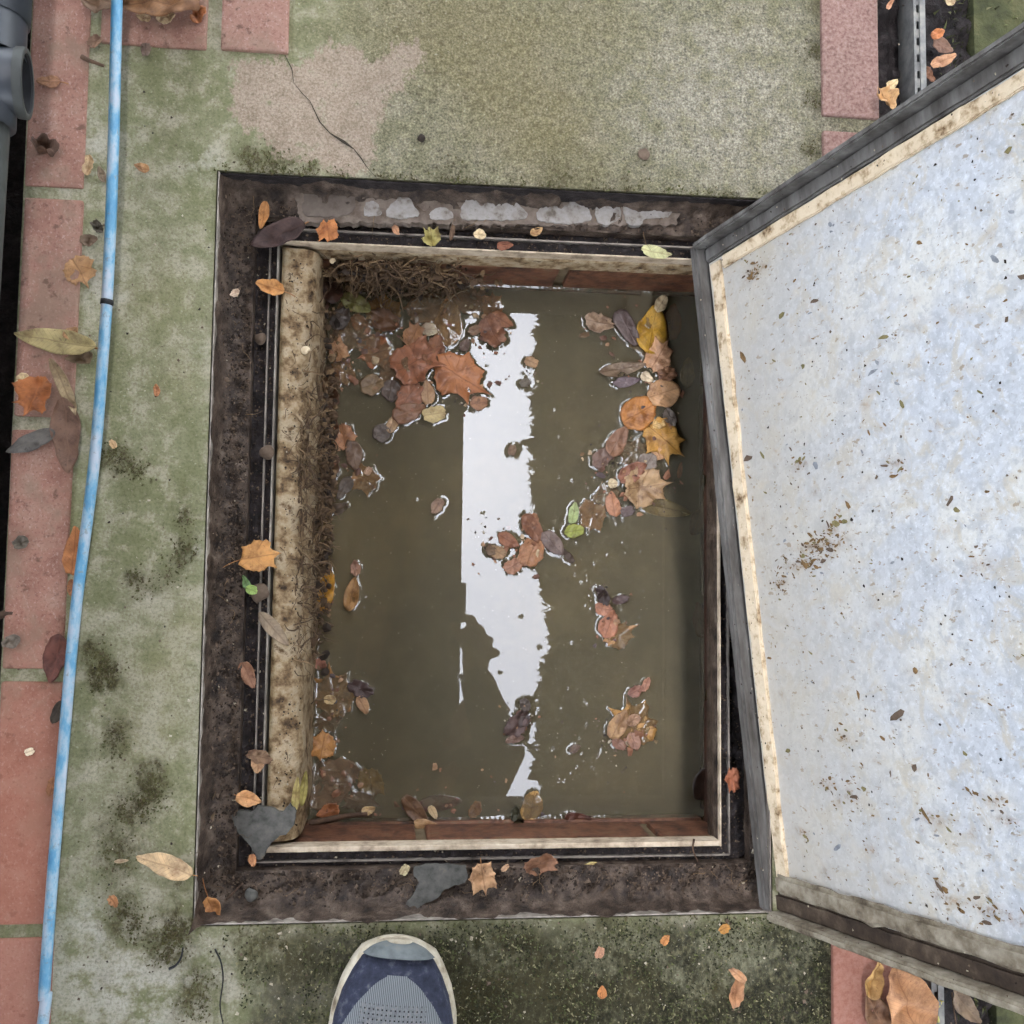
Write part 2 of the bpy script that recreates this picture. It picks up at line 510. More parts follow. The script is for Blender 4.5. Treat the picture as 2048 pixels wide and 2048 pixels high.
def mat_hose():
    m = Mat('sun_bleached_blue_hose', rough=.42, spec=.5)
    a = m.ramp(m.noise(70, 5, .65, vec=m.mapping((1, .4, 1))), [(.36, sc(74, 134, 170)), (.46, sc(98, 150, 180)), (.53, sc(138, 168, 186)), (.64, sc(168, 178, 190))])
    a = m.mix(m.math('MULTIPLY', m.step(m.noise(160, 4, .7), .58, .68), .6), a, sc(120, 122, 110))
    m.color(a)
    m.bump(m.noise(220, 3, .6), .15, .0008)
    return m
HOSE = mat_hose()

def mat_water():
    m = Mat('murky_water')
    t = m.t
    for n in list(t.nodes):
        if n.type == 'BSDF_PRINCIPLED':
            t.nodes.remove(n)
    out = [n for n in t.nodes if n.type == 'OUTPUT_MATERIAL'][0]
    gl = t.nodes.new('ShaderNodeBsdfGlossy')
    gl.inputs['Roughness'].default_value = 0.0
    gl.inputs['Color'].default_value = (.87, .92, 1.0, 1)
    tr = t.nodes.new('ShaderNodeBsdfTransparent')
    tr.inputs['Color'].default_value = sc(244, 236, 214)
    df = t.nodes.new('ShaderNodeBsdfDiffuse')
    df.inputs['Color'].default_value = sc(128, 121, 102)
    m1 = t.nodes.new('ShaderNodeMixShader')
    m1.inputs[0].default_value = 0.36
    m.L(tr.outputs[0], m1.inputs[1])
    m.L(df.outputs[0], m1.inputs[2])
    fr = t.nodes.new('ShaderNodeFresnel')
    fr.inputs['IOR'].default_value = 1.33
    m2 = t.nodes.new('ShaderNodeMixShader')
    m.L(fr.outputs[0], m2.inputs[0])
    m.L(m1.outputs[0], m2.inputs[1])
    m.L(gl.outputs[0], m2.inputs[2])
    m.L(m2.outputs[0], out.inputs['Surface'])
    return m
WATER = mat_water()
SILT = mat_simple('suspended_silt', [(.34, sc(72, 69, 54)), (.5, sc(96, 89, 70)), (.66, sc(122, 111, 84))], 5, .95, 0, spec=0)

LEAFM = {}
def leaf_mat(rgb, kind, wet=False):
    key = (rgb, kind, wet)
    if key in LEAFM:
        return LEAFM[key]
    m = Mat('leaf_%s_%d_%d_%d%s' % (kind, *rgb, '_wet' if wet else ''), rough=.38 if wet else .62, spec=.35, obj=True)
    x, y, z = m.xyz()
    lum = .3 * rgb[0] + .59 * rgb[1] + .11 * rgb[2]
    r, g, b = [(c * .80 + lum * .20) * (.84 if wet else .90) * q for c, q in zip(rgb, (1.02, .97, .88))]
    oi = m.t.nodes.new('ShaderNodeObjectInfo').outputs['Random']
    off = m.t.nodes.new('ShaderNodeVectorMath')
    off.operation = 'ADD'
    m.L(m.co, off.inputs[0])
    cmb = m.t.nodes.new('ShaderNodeCombineXYZ')
    m.L(m.math('MULTIPLY', oi, 3.0), cmb.inputs[0])
    m.L(m.math('MULTIPLY', oi, 7.0), cmb.inputs[2])
    m.L(cmb.outputs[0], off.inputs[1])
    v = off.outputs[0]
    dk = sc(r * .70, g * .62, b * .58)
    lt = sc(min(255, r * 1.14 + 4), min(255, g * 1.13 + 4), min(255, b * 1.10 + 4))
    a = m.ramp(m.noise(70, 6, .7, vec=v), [(.30, dk), (.46, sc(r, g, b)), (.66, lt)])
    a = m.mix(m.math('MULTIPLY', m.step(m.noise(38, 4, .6, vec=v), .54, .68), .55), a, sc(r * .60, g * .48, b * .42))
    a = m.mix(m.math('MULTIPLY', m.step(m.noise(260, 3, .7, vec=v), .62, .70), .6), a, sc(r * .45, g * .38, b * .36))
    ay = m.math('ABSOLUTE', y)
    rib = m.step(ay, .0009, .0002)
    if kind == 'maple':
        ang = m.math('ARCTAN2', y, m.math('ADD', x, .006))
        sv = m.math('ABSOLUTE', m.math('SINE', m.math('MULTIPLY', ang, 3.6)))
        side = m.step(sv, .16, .03)
    else:
        w = m.math('SINE', m.math('MULTIPLY', m.math('SUBTRACT', x, m.math('MULTIPLY', ay, .9)), 1500.0))
        side = m.math('MULTIPLY', m.step(w, .80, .97), .6)
    vein = m.math('MAXIMUM', rib, side)
    a = m.mix(m.math('MULTIPLY', vein, .45), a, lt if sum(rgb) < 330 else dk)
    m.color(a)
    m.bump(m.math('ADD', m.noise(180, 4, .7, vec=v), m.math('MULTIPLY', vein, .6)), .35, .0012)
    if not wet:
        m.b.inputs['Subsurface Weight'].default_value = 0.0
    LEAFM[key] = m
    return m
STEM = mat_simple('leaf_stem', [(.3, sc(128, 84, 52)), (.7, sc(166, 122, 80))], 90, .7, 0)
# ------------------------------------------------------------------ setting: paving, bricks, soil, ground
PX0, PX1, PY0, PY1 = -0.1711, 0.3308, -0.2863, 0.3656       # recess in the paving
GX0, GX1 = -0.336, 0.443                                    # paving runs between the two brick edgings
YL = 7.0

def frame_sheet(name, X0, X1, Y0, Y1, x0, x1, y0, y1, z, mat, depth=0.0, parent=None):
    """Flat sheet with a rectangular hole, and the hole's upright faces down to z - depth."""
    V = [(X0, Y0, z), (X1, Y0, z), (X1, Y1, z), (X0, Y1, z), (x0, y0, z), (x1, y0, z), (x1, y1, z), (x0, y1, z)]
    F = [(0, 1, 5, 4), (1, 2, 6, 5), (2, 3, 7, 6), (3, 0, 4, 7)]
    if depth:
        V += [(x0, y0, z - depth), (x1, y0, z - depth), (x1, y1, z - depth), (x0, y1, z - depth)]
        F += [(4, 5, 9, 8), (5, 6, 10, 9), (6, 7, 11, 10), (7, 4, 8, 11)]
    return mesh(name, V, F, mat, parent)

def gspots(L):
    return [(at(a, b, 0), px(r, 0), k) for a, b, r, k in L]
DARK = gspots([(190, 1300, 24, .9), (205, 1335, 26, .9), (222, 1348, 26, .7), (198, 1368, 18, .7), (240, 1450, 22, .7), (230, 1485, 26, .6), (302, 1540, 22, .9), (300, 1580, 32, 1), (285, 1612, 30, .8),
               (250, 1630, 30, .7), (222, 1690, 30, .5), (245, 1730, 46, .6), (200, 1650, 14, .6), (258, 1826, 34, .9), (275, 1866, 26, .6), (335, 1890, 34, 1.1), (352, 1850, 30, 1), (362, 1800, 26, .7), (366, 1760, 18, .6),
               (392, 2010, 34, .9), (408, 1960, 30, .7), (380, 1900, 30, .5), (224, 908, 24, .8), (250, 925, 26, .6), (278, 942, 16, .7), (370, 1098, 22, 1), (368, 1030, 26, .7), (372, 980, 20, .4), (266, 1156, 18, .8), (342, 1142, 24, .6), (290, 1175, 30, .35),
               (500, 320, 34, .7), (545, 330, 36, .8), (620, 338, 20, .6), (1130, 362, 44, .6), (1240, 375, 40, .5), (900, 352, 40, .4), (1290, 306, 20, .7), (1628, 300, 24, .6), (1628, 100, 26, .8), (1626, 200, 24, .7), (1630, 20, 26, .7), (208, 1950, 12, .5),
               (168, 760, 14, .35), (200, 820, 18, .35), (160, 1500, 10, .3), (520, 1900, 40, .7), (470, 1880, 30, .5), (600, 1930, 50, .8), (1000, 1900, 90, .6), (1100, 1980, 90, .8), (950, 2000, 70, .8), (1280, 1960, 60, .6), (1430, 1980, 40, .9), (560, 1860, 50, .5), (1200, 1850, 60, .5)])
YELL = gspots([(900, 60, 120, .8), (1010, 90, 110, .7), (1080, 230, 90, .7), (1120, 300, 110, .6), (760, 40, 90, .45), (960, 180, 80, .35), (300, 1470, 60, .5), (330, 1340, 50, .4), (380, 1250, 40, .4), (300, 600, 80, .35), (360, 760, 50, .3),
               (1180, 30, 90, .6), (1300, 120, 70, .25), (1480, 40, 60, .2)])
PALE = gspots([(230, 1960, 110, 1), (330, 2000, 70, .5), (180, 1840, 30, .7), (180, 300, 70, .7), (190, 560, 50, .8), (160, 900, 40, .5), (300, 1480, 60, .25), (420, 1960, 60, .45), (640, 2000, 60, .4), (1400, 250, 170, .6), (1500, 120, 150, .7), (1560, 330, 90, .5), (1300, 200, 120, .3),
               (400, 330, 30, .7), (392, 1100, 14, .6), (404, 700, 14, .6)])
# pale pink worn mortar skim on the top slab, cracked through
patch_px = [(468, 115), (560, 118), (598, 130), (640, 92), (668, 84), (706, 92), (740, 118), (770, 112), (792, 84), (838, 82),
            (850, 118), (822, 150), (808, 178), (780, 186), (768, 232), (744, 268), (756, 312), (742, 338), (690, 352), (640, 330),
            (598, 318), (572, 322), (544, 296), (520, 268), (470, 250), (462, 214), (474, 168)]
SKIM = [at(a, b, 0) for a, b in patch_px]
def skim(x, y):
    """Signed distance (metres, positive inside) to the outline of the mortar skim."""
    if not (-.2 < x < .05 and .34 < y < .55): return -.05
    ins, d = False, 9.0
    for a, b in zip(SKIM, SKIM[1:] + SKIM[:1]):
        ex, ey = b.x - a.x, b.y - a.y
        t = min(1, max(0, ((x - a.x) * ex + (y - a.y) * ey) / (ex * ex + ey * ey)))
        d = min(d, math.hypot(x - a.x - t * ex, y - a.y - t * ey))
        if (a.y > y) != (b.y > y) and x < ex * (y - a.y) / ey + a.x: ins = not ins
    return d if ins else -d
def pavement():
    def lines(a, b, st, keep):
        L = sorted(set([round(a + (b - a) * i / int((b - a) / st), 5) for i in range(int((b - a) / st) + 1)] + keep))
        return L
    hx0, hx1, hy0, hy1 = PX0 - .0012, PX1 + .0012, PY0 - .0012, PY1 + .0012
    X = lines(GX0, GX1, .0035, [hx0, hx1]); Y = [-YL, -2, -1] + lines(-.46, .66, .0035, [hy0, hy1]) + [1, 2, YL]
    V, F, C, K = [], [], [], []
    W = len(X)
    for y in Y:
        for x in X:
            w1 = fbm(x, y, 26, 4, 2.0); w2 = fbm(x, y, 110, 3, 6.0)
            jx, jy = x + .010 * w1 + .003 * w2, y + .010 * fbm(x, y, 26, 3, 12.0) + .003 * fbm(x, y, 120, 2, 16.0)
            def acc(L, soft=1.0):
                s = 0.0
                for p, r, k in L:
                    d2 = ((jx - p.x) ** 2 + (jy - p.y) ** 2) / (r * r)
                    if d2 < 6: s += k * math.exp(-d2 * soft)
                return s
            dk = acc(DARK) * (.75 + .6 * w2); ye = acc(YELL, .8); pa = acc(PALE, .8)
            nb = 1 / (1 + math.exp(min(50, max(-50, -(hy0 - .006 - y) / .006)))); nb *= 1 / (1 + math.exp(-(x + .125 + .05 * w1) / .012))
            V.append((x, y, -.0003 + .0006 * w1 * (abs(y) < 1))); C.append((min(1, max(0, dk)), min(1, max(0, ye)), min(1, max(0, pa)), nb)); K.append(.5 + 40 * skim(x + .006 * w1, y + .006 * w2))
    for j in range(len(Y) - 1):
        for i in range(W - 1):
            cx, cy = (X[i] + X[i + 1]) / 2, (Y[j] + Y[j + 1]) / 2
            if hx0 < cx < hx1 and hy0 < cy < hy1: continue
            F.append((j * W + i, j * W + i + 1, (j + 1) * W + i + 1, (j + 1) * W + i))
    n = len(V)
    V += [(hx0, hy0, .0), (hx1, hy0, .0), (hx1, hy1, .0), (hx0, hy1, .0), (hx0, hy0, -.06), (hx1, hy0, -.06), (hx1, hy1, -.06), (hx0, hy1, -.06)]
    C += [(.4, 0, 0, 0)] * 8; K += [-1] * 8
    F += [(n, n + 1, n + 5, n + 4), (n + 1, n + 2, n + 6, n + 5), (n + 2, n + 3, n + 7, n + 6), (n + 3, n, n + 4, n + 7)]
    o = mesh('pavement', V, F, CONC, None, False)
    at_ = o.data.attributes.new('stain', 'FLOAT_COLOR', 'POINT')
    at_.data.foreach_set('color', [v for c in C for v in c])
    k_ = o.data.attributes.new('skim', 'FLOAT', 'POINT')
    k_.data.foreach_set('value', K)
    return o
pav = pavement()
tag(pav, 'algae-stained concrete paving around the open inspection chamber', 'paving', kind='structure')
ground = frame_sheet('ground', -60, 60, -60, 60, -0.46, 0.548, -YL, YL, -0.012, GRAVEL, .08)
tag(ground, 'mossy garden ground beyond the paving', 'ground', kind='structure')
soil_shade_l = grid('soil_strip', -0.46, GX0, -1.2, 1.4, .012, lambda x, y: -.05 + .006 * fbm(x, y, 40), SOIL_BLACK)  # black soil strip that also stands in for the shadow under the pipe
tag(soil_shade_l, 'black soil left of the paving bricks, also standing in for the shadow of the pipe', 'soil', kind='structure')
soil_r = grid('soil_strip', GX1, 0.548, -1.2, 1.4, .005, lambda x, y: -.022 + .008 * fbm(x, y, 60) - .012 * math.exp(-((x - .474) / .006) ** 2), SOIL_BLACK)
tag(soil_r, 'black soil on both sides of the slotted channel edge', 'soil', kind='structure')
for nm, x0, x1 in (('soil_strip', -0.46, GX0), ('soil_strip', GX1, 0.548)):
    for y0, y1 in ((-YL, -1.2), (1.4, YL)):
        o = mesh(nm, [(x0, y0, -.03), (x1, y0, -.03), (x1, y1, -.03), (x0, y1, -.03)], [(0, 1, 2, 3)], SOIL_BLACK)
        tag(o, 'black soil beside the paving beyond the chamber', 'soil', kind='structure')

# bricks: each one a piece of the paving
def brick(x0, x1, y0, y1, top=.003, parent=pav, mat=None, name='brick'):
    a = random.uniform(-.0008, .0008)
    bm = box_data(x0, x1, y0, y1, -.05, top + a, .0022)
    for v in bm.verts:
        q = mnoise.noise_vector(v.co * 45 + Vector((x0 * 91, y0 * 37, 0)))
        v.co += Vector((q.x * .0016, q.y * .0016, q.z * .0008))
    return bm_obj(name, bm, mat or BRICK, parent)

LEFT_J = [1860, 1350, 848, 388]                 # joints of the left edging, photo y
ys = [at(110, j, 0).y for j in LEFT_J]
ys = [ys[0] - .215 * k for k in (2, 1)] + ys + [ys[-1] + .208 * k for k in (1, 2, 3)]
ys = sorted(ys)
for a, b in zip(ys[:-1], ys[1:]):
    brick(-.3345, -.284 + random.uniform(-.0015, .0015), a + .0055, b - .0055)
yt = at(300, 95, 0).y
brick(at(203, 60, 0).x, at(417, 60, 0).x, yt, yt + .2)
brick(at(443, 60, 0).x, at(576, 60, 0).x, at(500, 106, 0).y, at(500, 106, 0).y + .2)
yb = at(1690, 251, 0).y
RY = [yb + .215, yb, yb - .215, yb - .43, yb - .645, yb - .86, yb - 1.075]
for k, y in enumerate(RY):
    brick(at(1640, 251, 0).x + .001, GX1 - .002, y - .0075 - (.0 if k else 0) - .1995 if k else y - .2075 + .0, y - .0075 if k else y, top=.004)
brick(at(1640, 251, 0).x + .001, GX1 - .002, RY[0] + .008, RY[0] + .21, top=.004)
for k in range(1, 4):
    brick(at(1640, 251, 0).x + .001, GX1 - .002, RY[0] + .008 + .215 * k, RY[0] + .21 + .215 * k, top=.004)

# the crack: a thin dark flat sliver laid on the slab
cr_px = [(570, 112), (584, 140), (588, 168), (606, 190), (620, 204), (640, 246), (660, 268), (688, 286), (708, 300), (722, 318), (734, 336), (752, 356)]
cw = [.0003, .0005, .0002, .0004, .0003, .0006, .0005, .0016, .0004, .0007, .0003, .0002]
L_, Rr = [], []
pp = [at(a, b, 0) for a, b in cr_px]
for i, p in enumerate(pp):
    t = (pp[min(i + 1, len(pp) - 1)] - pp[max(i - 1, 0)]).normalized()
    nrm = Vector((-t.y, t.x, 0))
    L_.append(p + nrm * cw[i]); Rr.append(p - nrm * cw[i] * .8)
CRK = mat_simple('crack_dark', [(.3, sc(34, 30, 24)), (.7, sc(58, 50, 40))], 80, .9, 0)
crack = mesh('crack', [(v.x, v.y, .0018) for v in L_] + [(v.x, v.y, .0018) for v in Rr],
             [(i, i + 1, len(pp) + i + 1, len(pp) + i) for i in range(len(pp) - 1)], CRK, pav)

# slotted steel edge of the channel drain on the right
ch = empty('channel_drain', (0.4835, 0, 0))
tag(ch, 'grey slotted steel channel edge sunk in black soil beyond the bricks', 'drain')
GALV2 = mat_simple('zinc_channel', [(.3, sc(84, 84, 82)), (.5, sc(120, 120, 118)), (.7, sc(146, 144, 136))], 60, .5, .2, .0008, metal=.3, spec=.5)
cb = bmesh.new()
def slat(bm, x0, x1, y0, y1, z0, z1):
    b2 = box_data(x0, x1, y0, y1, z0, z1)
    me = bpy.data.meshes.new('t'); b2.to_mesh(me); b2.free(); bm.from_mesh(me); bpy.data.meshes.remove(me)
# a bar with open slots: two rails joined by short bridges
slat(cb, -.0052, -.0026, -1.2, 1.4, -.03, .002)
slat(cb, .0002, .0058, -1.2, 1.4, -.03, .0035)
yy = -1.2
while yy < 1.4:
    slat(cb, -.0027, .0003, yy, yy + .009, -.004, .0018)
    yy += .0165
bm_obj('slotted_bar', cb, GALV2, ch)
slat_b = box_data(-.0024, 0, -1.2, 1.4, -.032, -.024)
bm_obj('channel_floor', slat_b, SOIL_BLACK, ch)

# ------------------------------------------------------------------ canopy on the left (edge mirrored in the water, unseen rest shaped for side light), trees on the right
HE = 5.6                                                    # underside of the canopy
can = empty('canopy', (-1.6, 0, 0))  # edge mirrored in the water; depth and posts added to shape side light
tag(can, 'flat canopy whose straight edge is mirrored dark in the water, its unseen depth and posts shaped to admit side light', 'canopy')
RENDER = mat_simple('wall_render', [(.3, sc(176, 174, 168)), (.7, sc(200, 198, 192))], 3, .9, .4, .004, 60)
SOFFIT = mat_simple('soffit_board', [(.3, sc(90, 84, 76)), (.7, sc(112, 106, 96))], 6, .8, .2, .003)
ROOFT = mat_simple('roof_felt', [(.3, sc(66, 64, 62)), (.7, sc(88, 86, 84))], 6, .9, .5, .01)
CX = .0507 * (HE + 1.21) + 1.6 - .04                        # outer edge, canopy coordinates
CLX = -3.2                                                 # inner edge, placed to open a slot of sky
box('roof_deck', CLX, CX - .025, -10, 10, HE, HE + .10, ROOFT, can)
box('fascia', CX - .025, CX, -10, 10, HE - .05, HE + .14, SOFFIT, can)
box('fascia', CLX - .025, CLX, -10, 10, HE - .05, HE + .14, SOFFIT, can)
for y in (-7.5, -4.5, -1.5, 1.5, 4.5, 7.5):
    box('joist', CLX, CX - .026, y - .03, y + .03, HE - .14, HE - .001, SOFFIT, can)
for y in (-7.4, -2.4, 2.4, 7.4):
    box('post', .78, .90, y - .05, y + .05, -.012, HE - .14, SOFFIT, can, .004)
    box('post', CLX + .1, CLX + .2, y - .05, y + .05, -.012, HE - .14, SOFFIT, can, .004)
gut = []
for i in range(9):
    q = math.pi + math.pi * i / 8
    gut.append((CX + .036 + .035 * math.cos(q), HE + .06 + .045 * math.sin(q)))
gv = [(a, y, b) for y in (-10, 10) for a, b in gut]
mesh('gutter', gv, [(i, i + 1, 10 + i, 9 + i) for i in range(8)], PVC, can, True)
lw = box('added_low_wall', -.64, -.462, -8, 8, -.3, .12, mat_simple('dark_plinth_brick', [(.3, sc(58, 44, 38)), (.7, sc(84, 64, 54))], 12, .85, .4, .004, 60), None, .006)  # unseen wall added to hold back low side light
tag(lw, 'unseen low dark wall added behind the waste pipe to hold back low light from the left', 'wall')
gw = box('added_far_wall', -6.4, -6.2, -14, 14, -.3, 2.6, RENDER, None, .01)  # unseen wall added to limit the slot of side light
tag(gw, 'unseen pale wall added beyond the canopy to bound the slot of sky on the left', 'wall')

FOL = mat_simple('tree_foliage', [(.3, sc(44, 66, 30)), (.55, sc(70, 94, 46)), (.75, sc(96, 116, 58))], 3, .6, 0)
FOL.b.inputs['Transmission Weight'].default_value = 0.0
def tree(y0, r, h, seed, label):
    rnd = random.Random(seed)
    tx = 4.1 + rnd.uniform(-.2, .2)
    t = empty('broadleaf_tree', (tx, y0, -.012))
    tag(t, label, 'tree', 'trees overhanging the paving')
    top = h * .72
    tube('trunk', smooth_path([(0, 0, -.1), (.05, .08, 2.4), (-.1, -.05, 4.6), (-.16, .06, top)], 4), [.26 - .19 * i / 12 for i in range(13)], BARK, t, 10)
    for k in range(7):
        q = k * .95 + rnd.uniform(-.3, .3)
        b0 = Vector((-.05, 0, 3.4 + .45 * k))
        tip = Vector((math.cos(q) * r * .75, math.sin(q) * r * .75, 5.4 + .5 * k))
        tube('limb', smooth_path([b0, b0.lerp(tip, .5) + Vector((0, 0, .25)), tip], 3), [.10, .09, .08, .06, .045, .03, .02], BARK, t, 6)
    V, F = [], []
    clumps = []
    def edge(y, z):
        s = z + 1.21
        q = y / s
        e = [(-9, .126), (-.25, .126), (-.204, .1265), (-.15, .124), (-.10, .128), (-.041, .1375), (.03, .122), (.086, .117), (.18, .119), (.27, .1225), (9, .1225)]
        for (a, wa), (b, wb) in zip(e[:-1], e[1:]):
            if a <= q <= b:
                w = wa + (wb - wa) * (q - a) / (b - a)
        return s * (w + .0022 * math.sin(90 * q) + .0012 * math.sin(260 * q + 1))
    for k in range(150):
        q = rnd.uniform(0, 6.283); u = rnd.uniform(-.85, 1); rr = r * math.sqrt(max(0, 1 - (u * .8) ** 2)) * math.sqrt(rnd.uniform(.05, 1))
        clumps.append((rr * math.cos(q), rr * math.sin(q), h * .68 + u * h * .30, rnd.uniform(.40, .72), 105, .13))
    for k in range(110):
        z = rnd.uniform(6.2, 9.6); y = rnd.uniform(-1.7, 1.7)
        clumps.append((edge(y0 + y, z) - tx + rnd.uniform(.12, .9), y, z, rnd.uniform(.25, .5), 130, .075))
    for (cx, cy, cz, cr, n_, ls) in clumps:
        for k in range(n_):
            d = Vector((rnd.gauss(0, 1), rnd.gauss(0, 1), rnd.gauss(0, .8))).normalized() * cr * rnd.uniform(.3, 1.1)
            p = Vector((cx, cy, cz)) + d
            s = rnd.uniform(.6, 1.2) * ls
            if tx + p.x < edge(y0 + p.y, p.z) + s * .5 + abs(rnd.gauss(0, .03)):
                continue
            a = Vector((rnd.gauss(0, 1), rnd.gauss(0, 1), rnd.gauss(0, .5))).normalized()
            b = a.cross(Vector((rnd.gauss(0, 1), rnd.gauss(0, 1), rnd.gauss(0, 1)))).normalized()
            n = len(V)
            V += [p - a * s, p + b * s * .45, p + a * s * 1.1, p - b * s * .45]
            F.append((n, n + 1, n + 2, n + 3))
    mesh('crown', V, F, FOL, t)
    return t
TL = ['tree hanging over the far end of the paving', 'tree leaning over the far half of the chamber', 'tree whose leafy edge is mirrored beside the sky in the water',
      'tree leaning over the near half of the chamber', 'tree behind the photographer beside the paving']
for k, yy in enumerate((6.6, 3.3, .35, -2.6, -5.8)):
    tree(yy, 3.2, 9.8 + .4 * math.sin(k * 2.1), 40 + k, TL[k])

# ------------------------------------------------------------------ recessed frame
ZL, ZG = -.031, -.046                       # ledge level, groove floor level
fr = empty('recessed_manhole', ((PX0 + PX1) / 2, (PY0 + PY1) / 2, 0))
tag(fr, 'rusty recessed steel frame set in the paving, full of soil', 'frame')
fo = fr.location.copy()
def fbox(name, x0, x1, y0, y1, z0, z1, mat, ch=.0008, wob=0.0):
    return box(name, x0 - fo.x, x1 - fo.x, y0 - fo.y, y1 - fo.y, z0, z1, mat, fr, ch, wob)
RW = .0014
fbox('rim_bar', PX0, PX0 + RW, PY0, PY1, -.058, .0012, STEEL_PALE)
fbox('rim_bar', PX1 - RW, PX1, PY0, PY1, -.058, .0012, STEEL)
fbox('rim_bar', PX0 + RW, PX1 - RW, PY1 - RW, PY1, -.058, -.002, SOIL_BLACK)  # far bar takes a black colour for the shadow under the recess edge
fbox('rim_bar', PX0 + RW, PX1 - RW, PY0, PY0 + RW, -.058, .0012, STEEL_PALE)
LX0, LX1, LY0, LY1 = -.1428, .3225, -.2512, .3385     # inner edge of the ledge
QX0, QX1, QY0, QY1 = -.1298, .3060, -.2462, .3309     # rail
IX0, IX1, IY0, IY1 = -.1232, .2985, -.2385, .3200     # lip (outer)
JX0, JX1, JY0, JY1 = -.1190, .2950, -.2305, .3170     # lip (inner)
def ring(z, amp, mat, a, b, step=.0028, seed=0.0, name='soil_layer', bank=0.0):
    """Four uneven strips between rectangle a (outer) and b (inner), each a part of the frame."""
    X0, X1, Y0, Y1 = a; x0, x1, y0, y1 = b
    f = lambda x, y: z + amp * fbm(x, y, 70, 4, seed) + amp * .6 * fbm(x, y, 260, 2, seed + 9)
    if bank:
        g = f
        f = lambda x, y: g(x, y) + bank * math.exp(-max(0, x - X0) / .004) * (1 + .5 * fbm(x, y, 40)) + bank * 1.05 * math.exp(-max(0, y - Y0) / .005) * (1 + .4 * fbm(x, y, 40)) + bank * .55 * math.exp(-max(0, Y1 - y) / .004) * (1 + .9 * fbm(x, y, 40))
    for (p, q, r, s) in ((X0, x0, Y0, Y1), (x1, X1, Y0, Y1), (x0, x1, Y0, y0), (x0, x1, y1, Y1)):
        V0 = grid(name, p, q, r, s, step, f, mat, fr)
        V0.location = (-fo.x, -fo.y, 0)
ring(ZL, .0050, SOIL, (PX0 + RW, PX1 - RW, PY0 + RW, PY1 - RW), (LX0, LX1, LY0, LY1), seed=1.0, bank=.027)
for s, (p, q, r, t_) in enumerate(((LX0 - .0015, LX0 + .0005, LY0, LY1), (LX1 - .0005, LX1 + .0015, LY0, LY1), (LX0, LX1, LY0 - .0015, LY0 + .0005), (LX0, LX1, LY1 - .0005, LY1 + .0015))):
    fbox('ledge_edge', p, q, r, t_, ZG - .006, ZL - .0006, SOIL, .0004)
ring(ZG, .0040, SOIL_BLACK, (LX0, LX1, LY0, LY1), (IX0, IX1, IY0, IY1), seed=5.0)
for (p, q, r, t_) in ((QX0 - .0008, QX0 + .0008, QY0, QY1), (QX1 - .0008, QX1 + .0008, QY0, QY1), (QX0, QX1, QY0 - .0008, QY0 + .0008), (QX0, QX1, QY1 - .0009, QY1 + .0009)):
    fbox('sealing_rail', p, q, r, t_, ZG - .004, ZG + .0048, STEEL, .0003)
LIPM = mat_simple('pale_lip', [(.3, sc(128, 112, 94)), (.5, sc(190, 172, 148)), (.7, sc(214, 200, 178))], 70, .6, .3, .0008, 200, spec=.4)
fbox('lip', IX0, IX0 + .0014, IY0, IY1, -.066, -.0415, STEEL_PALE, .0004)
fbox('lip', IX1 - .0013, IX1, IY0, IY1, -.049, -.0415, LIPM, .0003)
fbox('lip', IX0 + .0014, IX1 - .0013, IY1 - .0016, IY1, -.066, -.0415, LIPM, .0004)
fbox('lip', IX0 + .0014, IX1 - .0013, IY0, IY0 + .0050, -.062, -.0425, LIPM, .0012)
# broken cement skim along the far ledge
bed = rough_outline([at(a, b, ZL) for a, b in ((590, 384), (1345, 392), (1362, 420), (1350, 452), (1000, 452), (600, 446))], .002, .003, 8.0)
BED = mat_simple('worn_cement_bed', [(.3, sc(78, 66, 56)), (.48, sc(108, 96, 86)), (.64, sc(128, 116, 106)), (.78, sc(90, 76, 64))], 55, .85, .6, .002, 170)
cb_ = poly_prism('cement_bed', bed, ZL - .008, ZL + .0036, BED, fr)
cb_.location = (-fo.x, -fo.y, 0)
patches = [[(612, 392), (700, 383), (704, 432), (640, 440), (606, 430)],
           [(732, 412), (744, 408), (757, 416), (762, 436), (730, 437)],
           [(774, 424), (792, 405), (800, 400), (822, 408), (836, 440), (778, 441)],
           [(856, 434), (872, 423), (890, 421), (906, 434), (898, 444), (862, 444)],
           [(922, 420), (934, 402), (950, 404), (962, 418), (974, 404), (990, 396), (1012, 400), (1040, 420), (1054, 436), (1030, 446), (960, 446), (924, 446)],
           [(1072, 432), (1088, 412), (1104, 410), (1120, 424), (1142, 406), (1162, 400), (1176, 430), (1180, 446), (1140, 454), (1080, 448)],
           [(1188, 414), (1206, 406), (1232, 408), (1240, 432), (1226, 452), (1194, 452)],
           [(1244, 410), (1268, 404), (1286, 412), (1290, 424), (1336, 418), (1334, 440), (1290, 444), (1282, 456), (1250, 452)]]
for i, pl in enumerate(patches):
    sp_ = smooth_path([at(a, b - 3, ZL) for a, b in pl + pl[:1]], 4)[:-1]
    o = rough_outline(sp_, .0016, .0016, i * 2.0)
    c = poly_prism('cement_patch', o, ZL - .006, ZL + .0046 + .0003 * (i % 3), CEMENT if i else LEDGE, fr)
    c.location = (-fo.x, -fo.y, 0)

SHADE_BRICK = mat_simple('shaded_wet_brick', [(.3, sc(34, 22, 16)), (.6, sc(66, 42, 30)), (.8, sc(84, 60, 40))], 40, .5, .5, .002, 140, spec=.4)  # right wall: shade under the leaning cover put into a darker wet brick
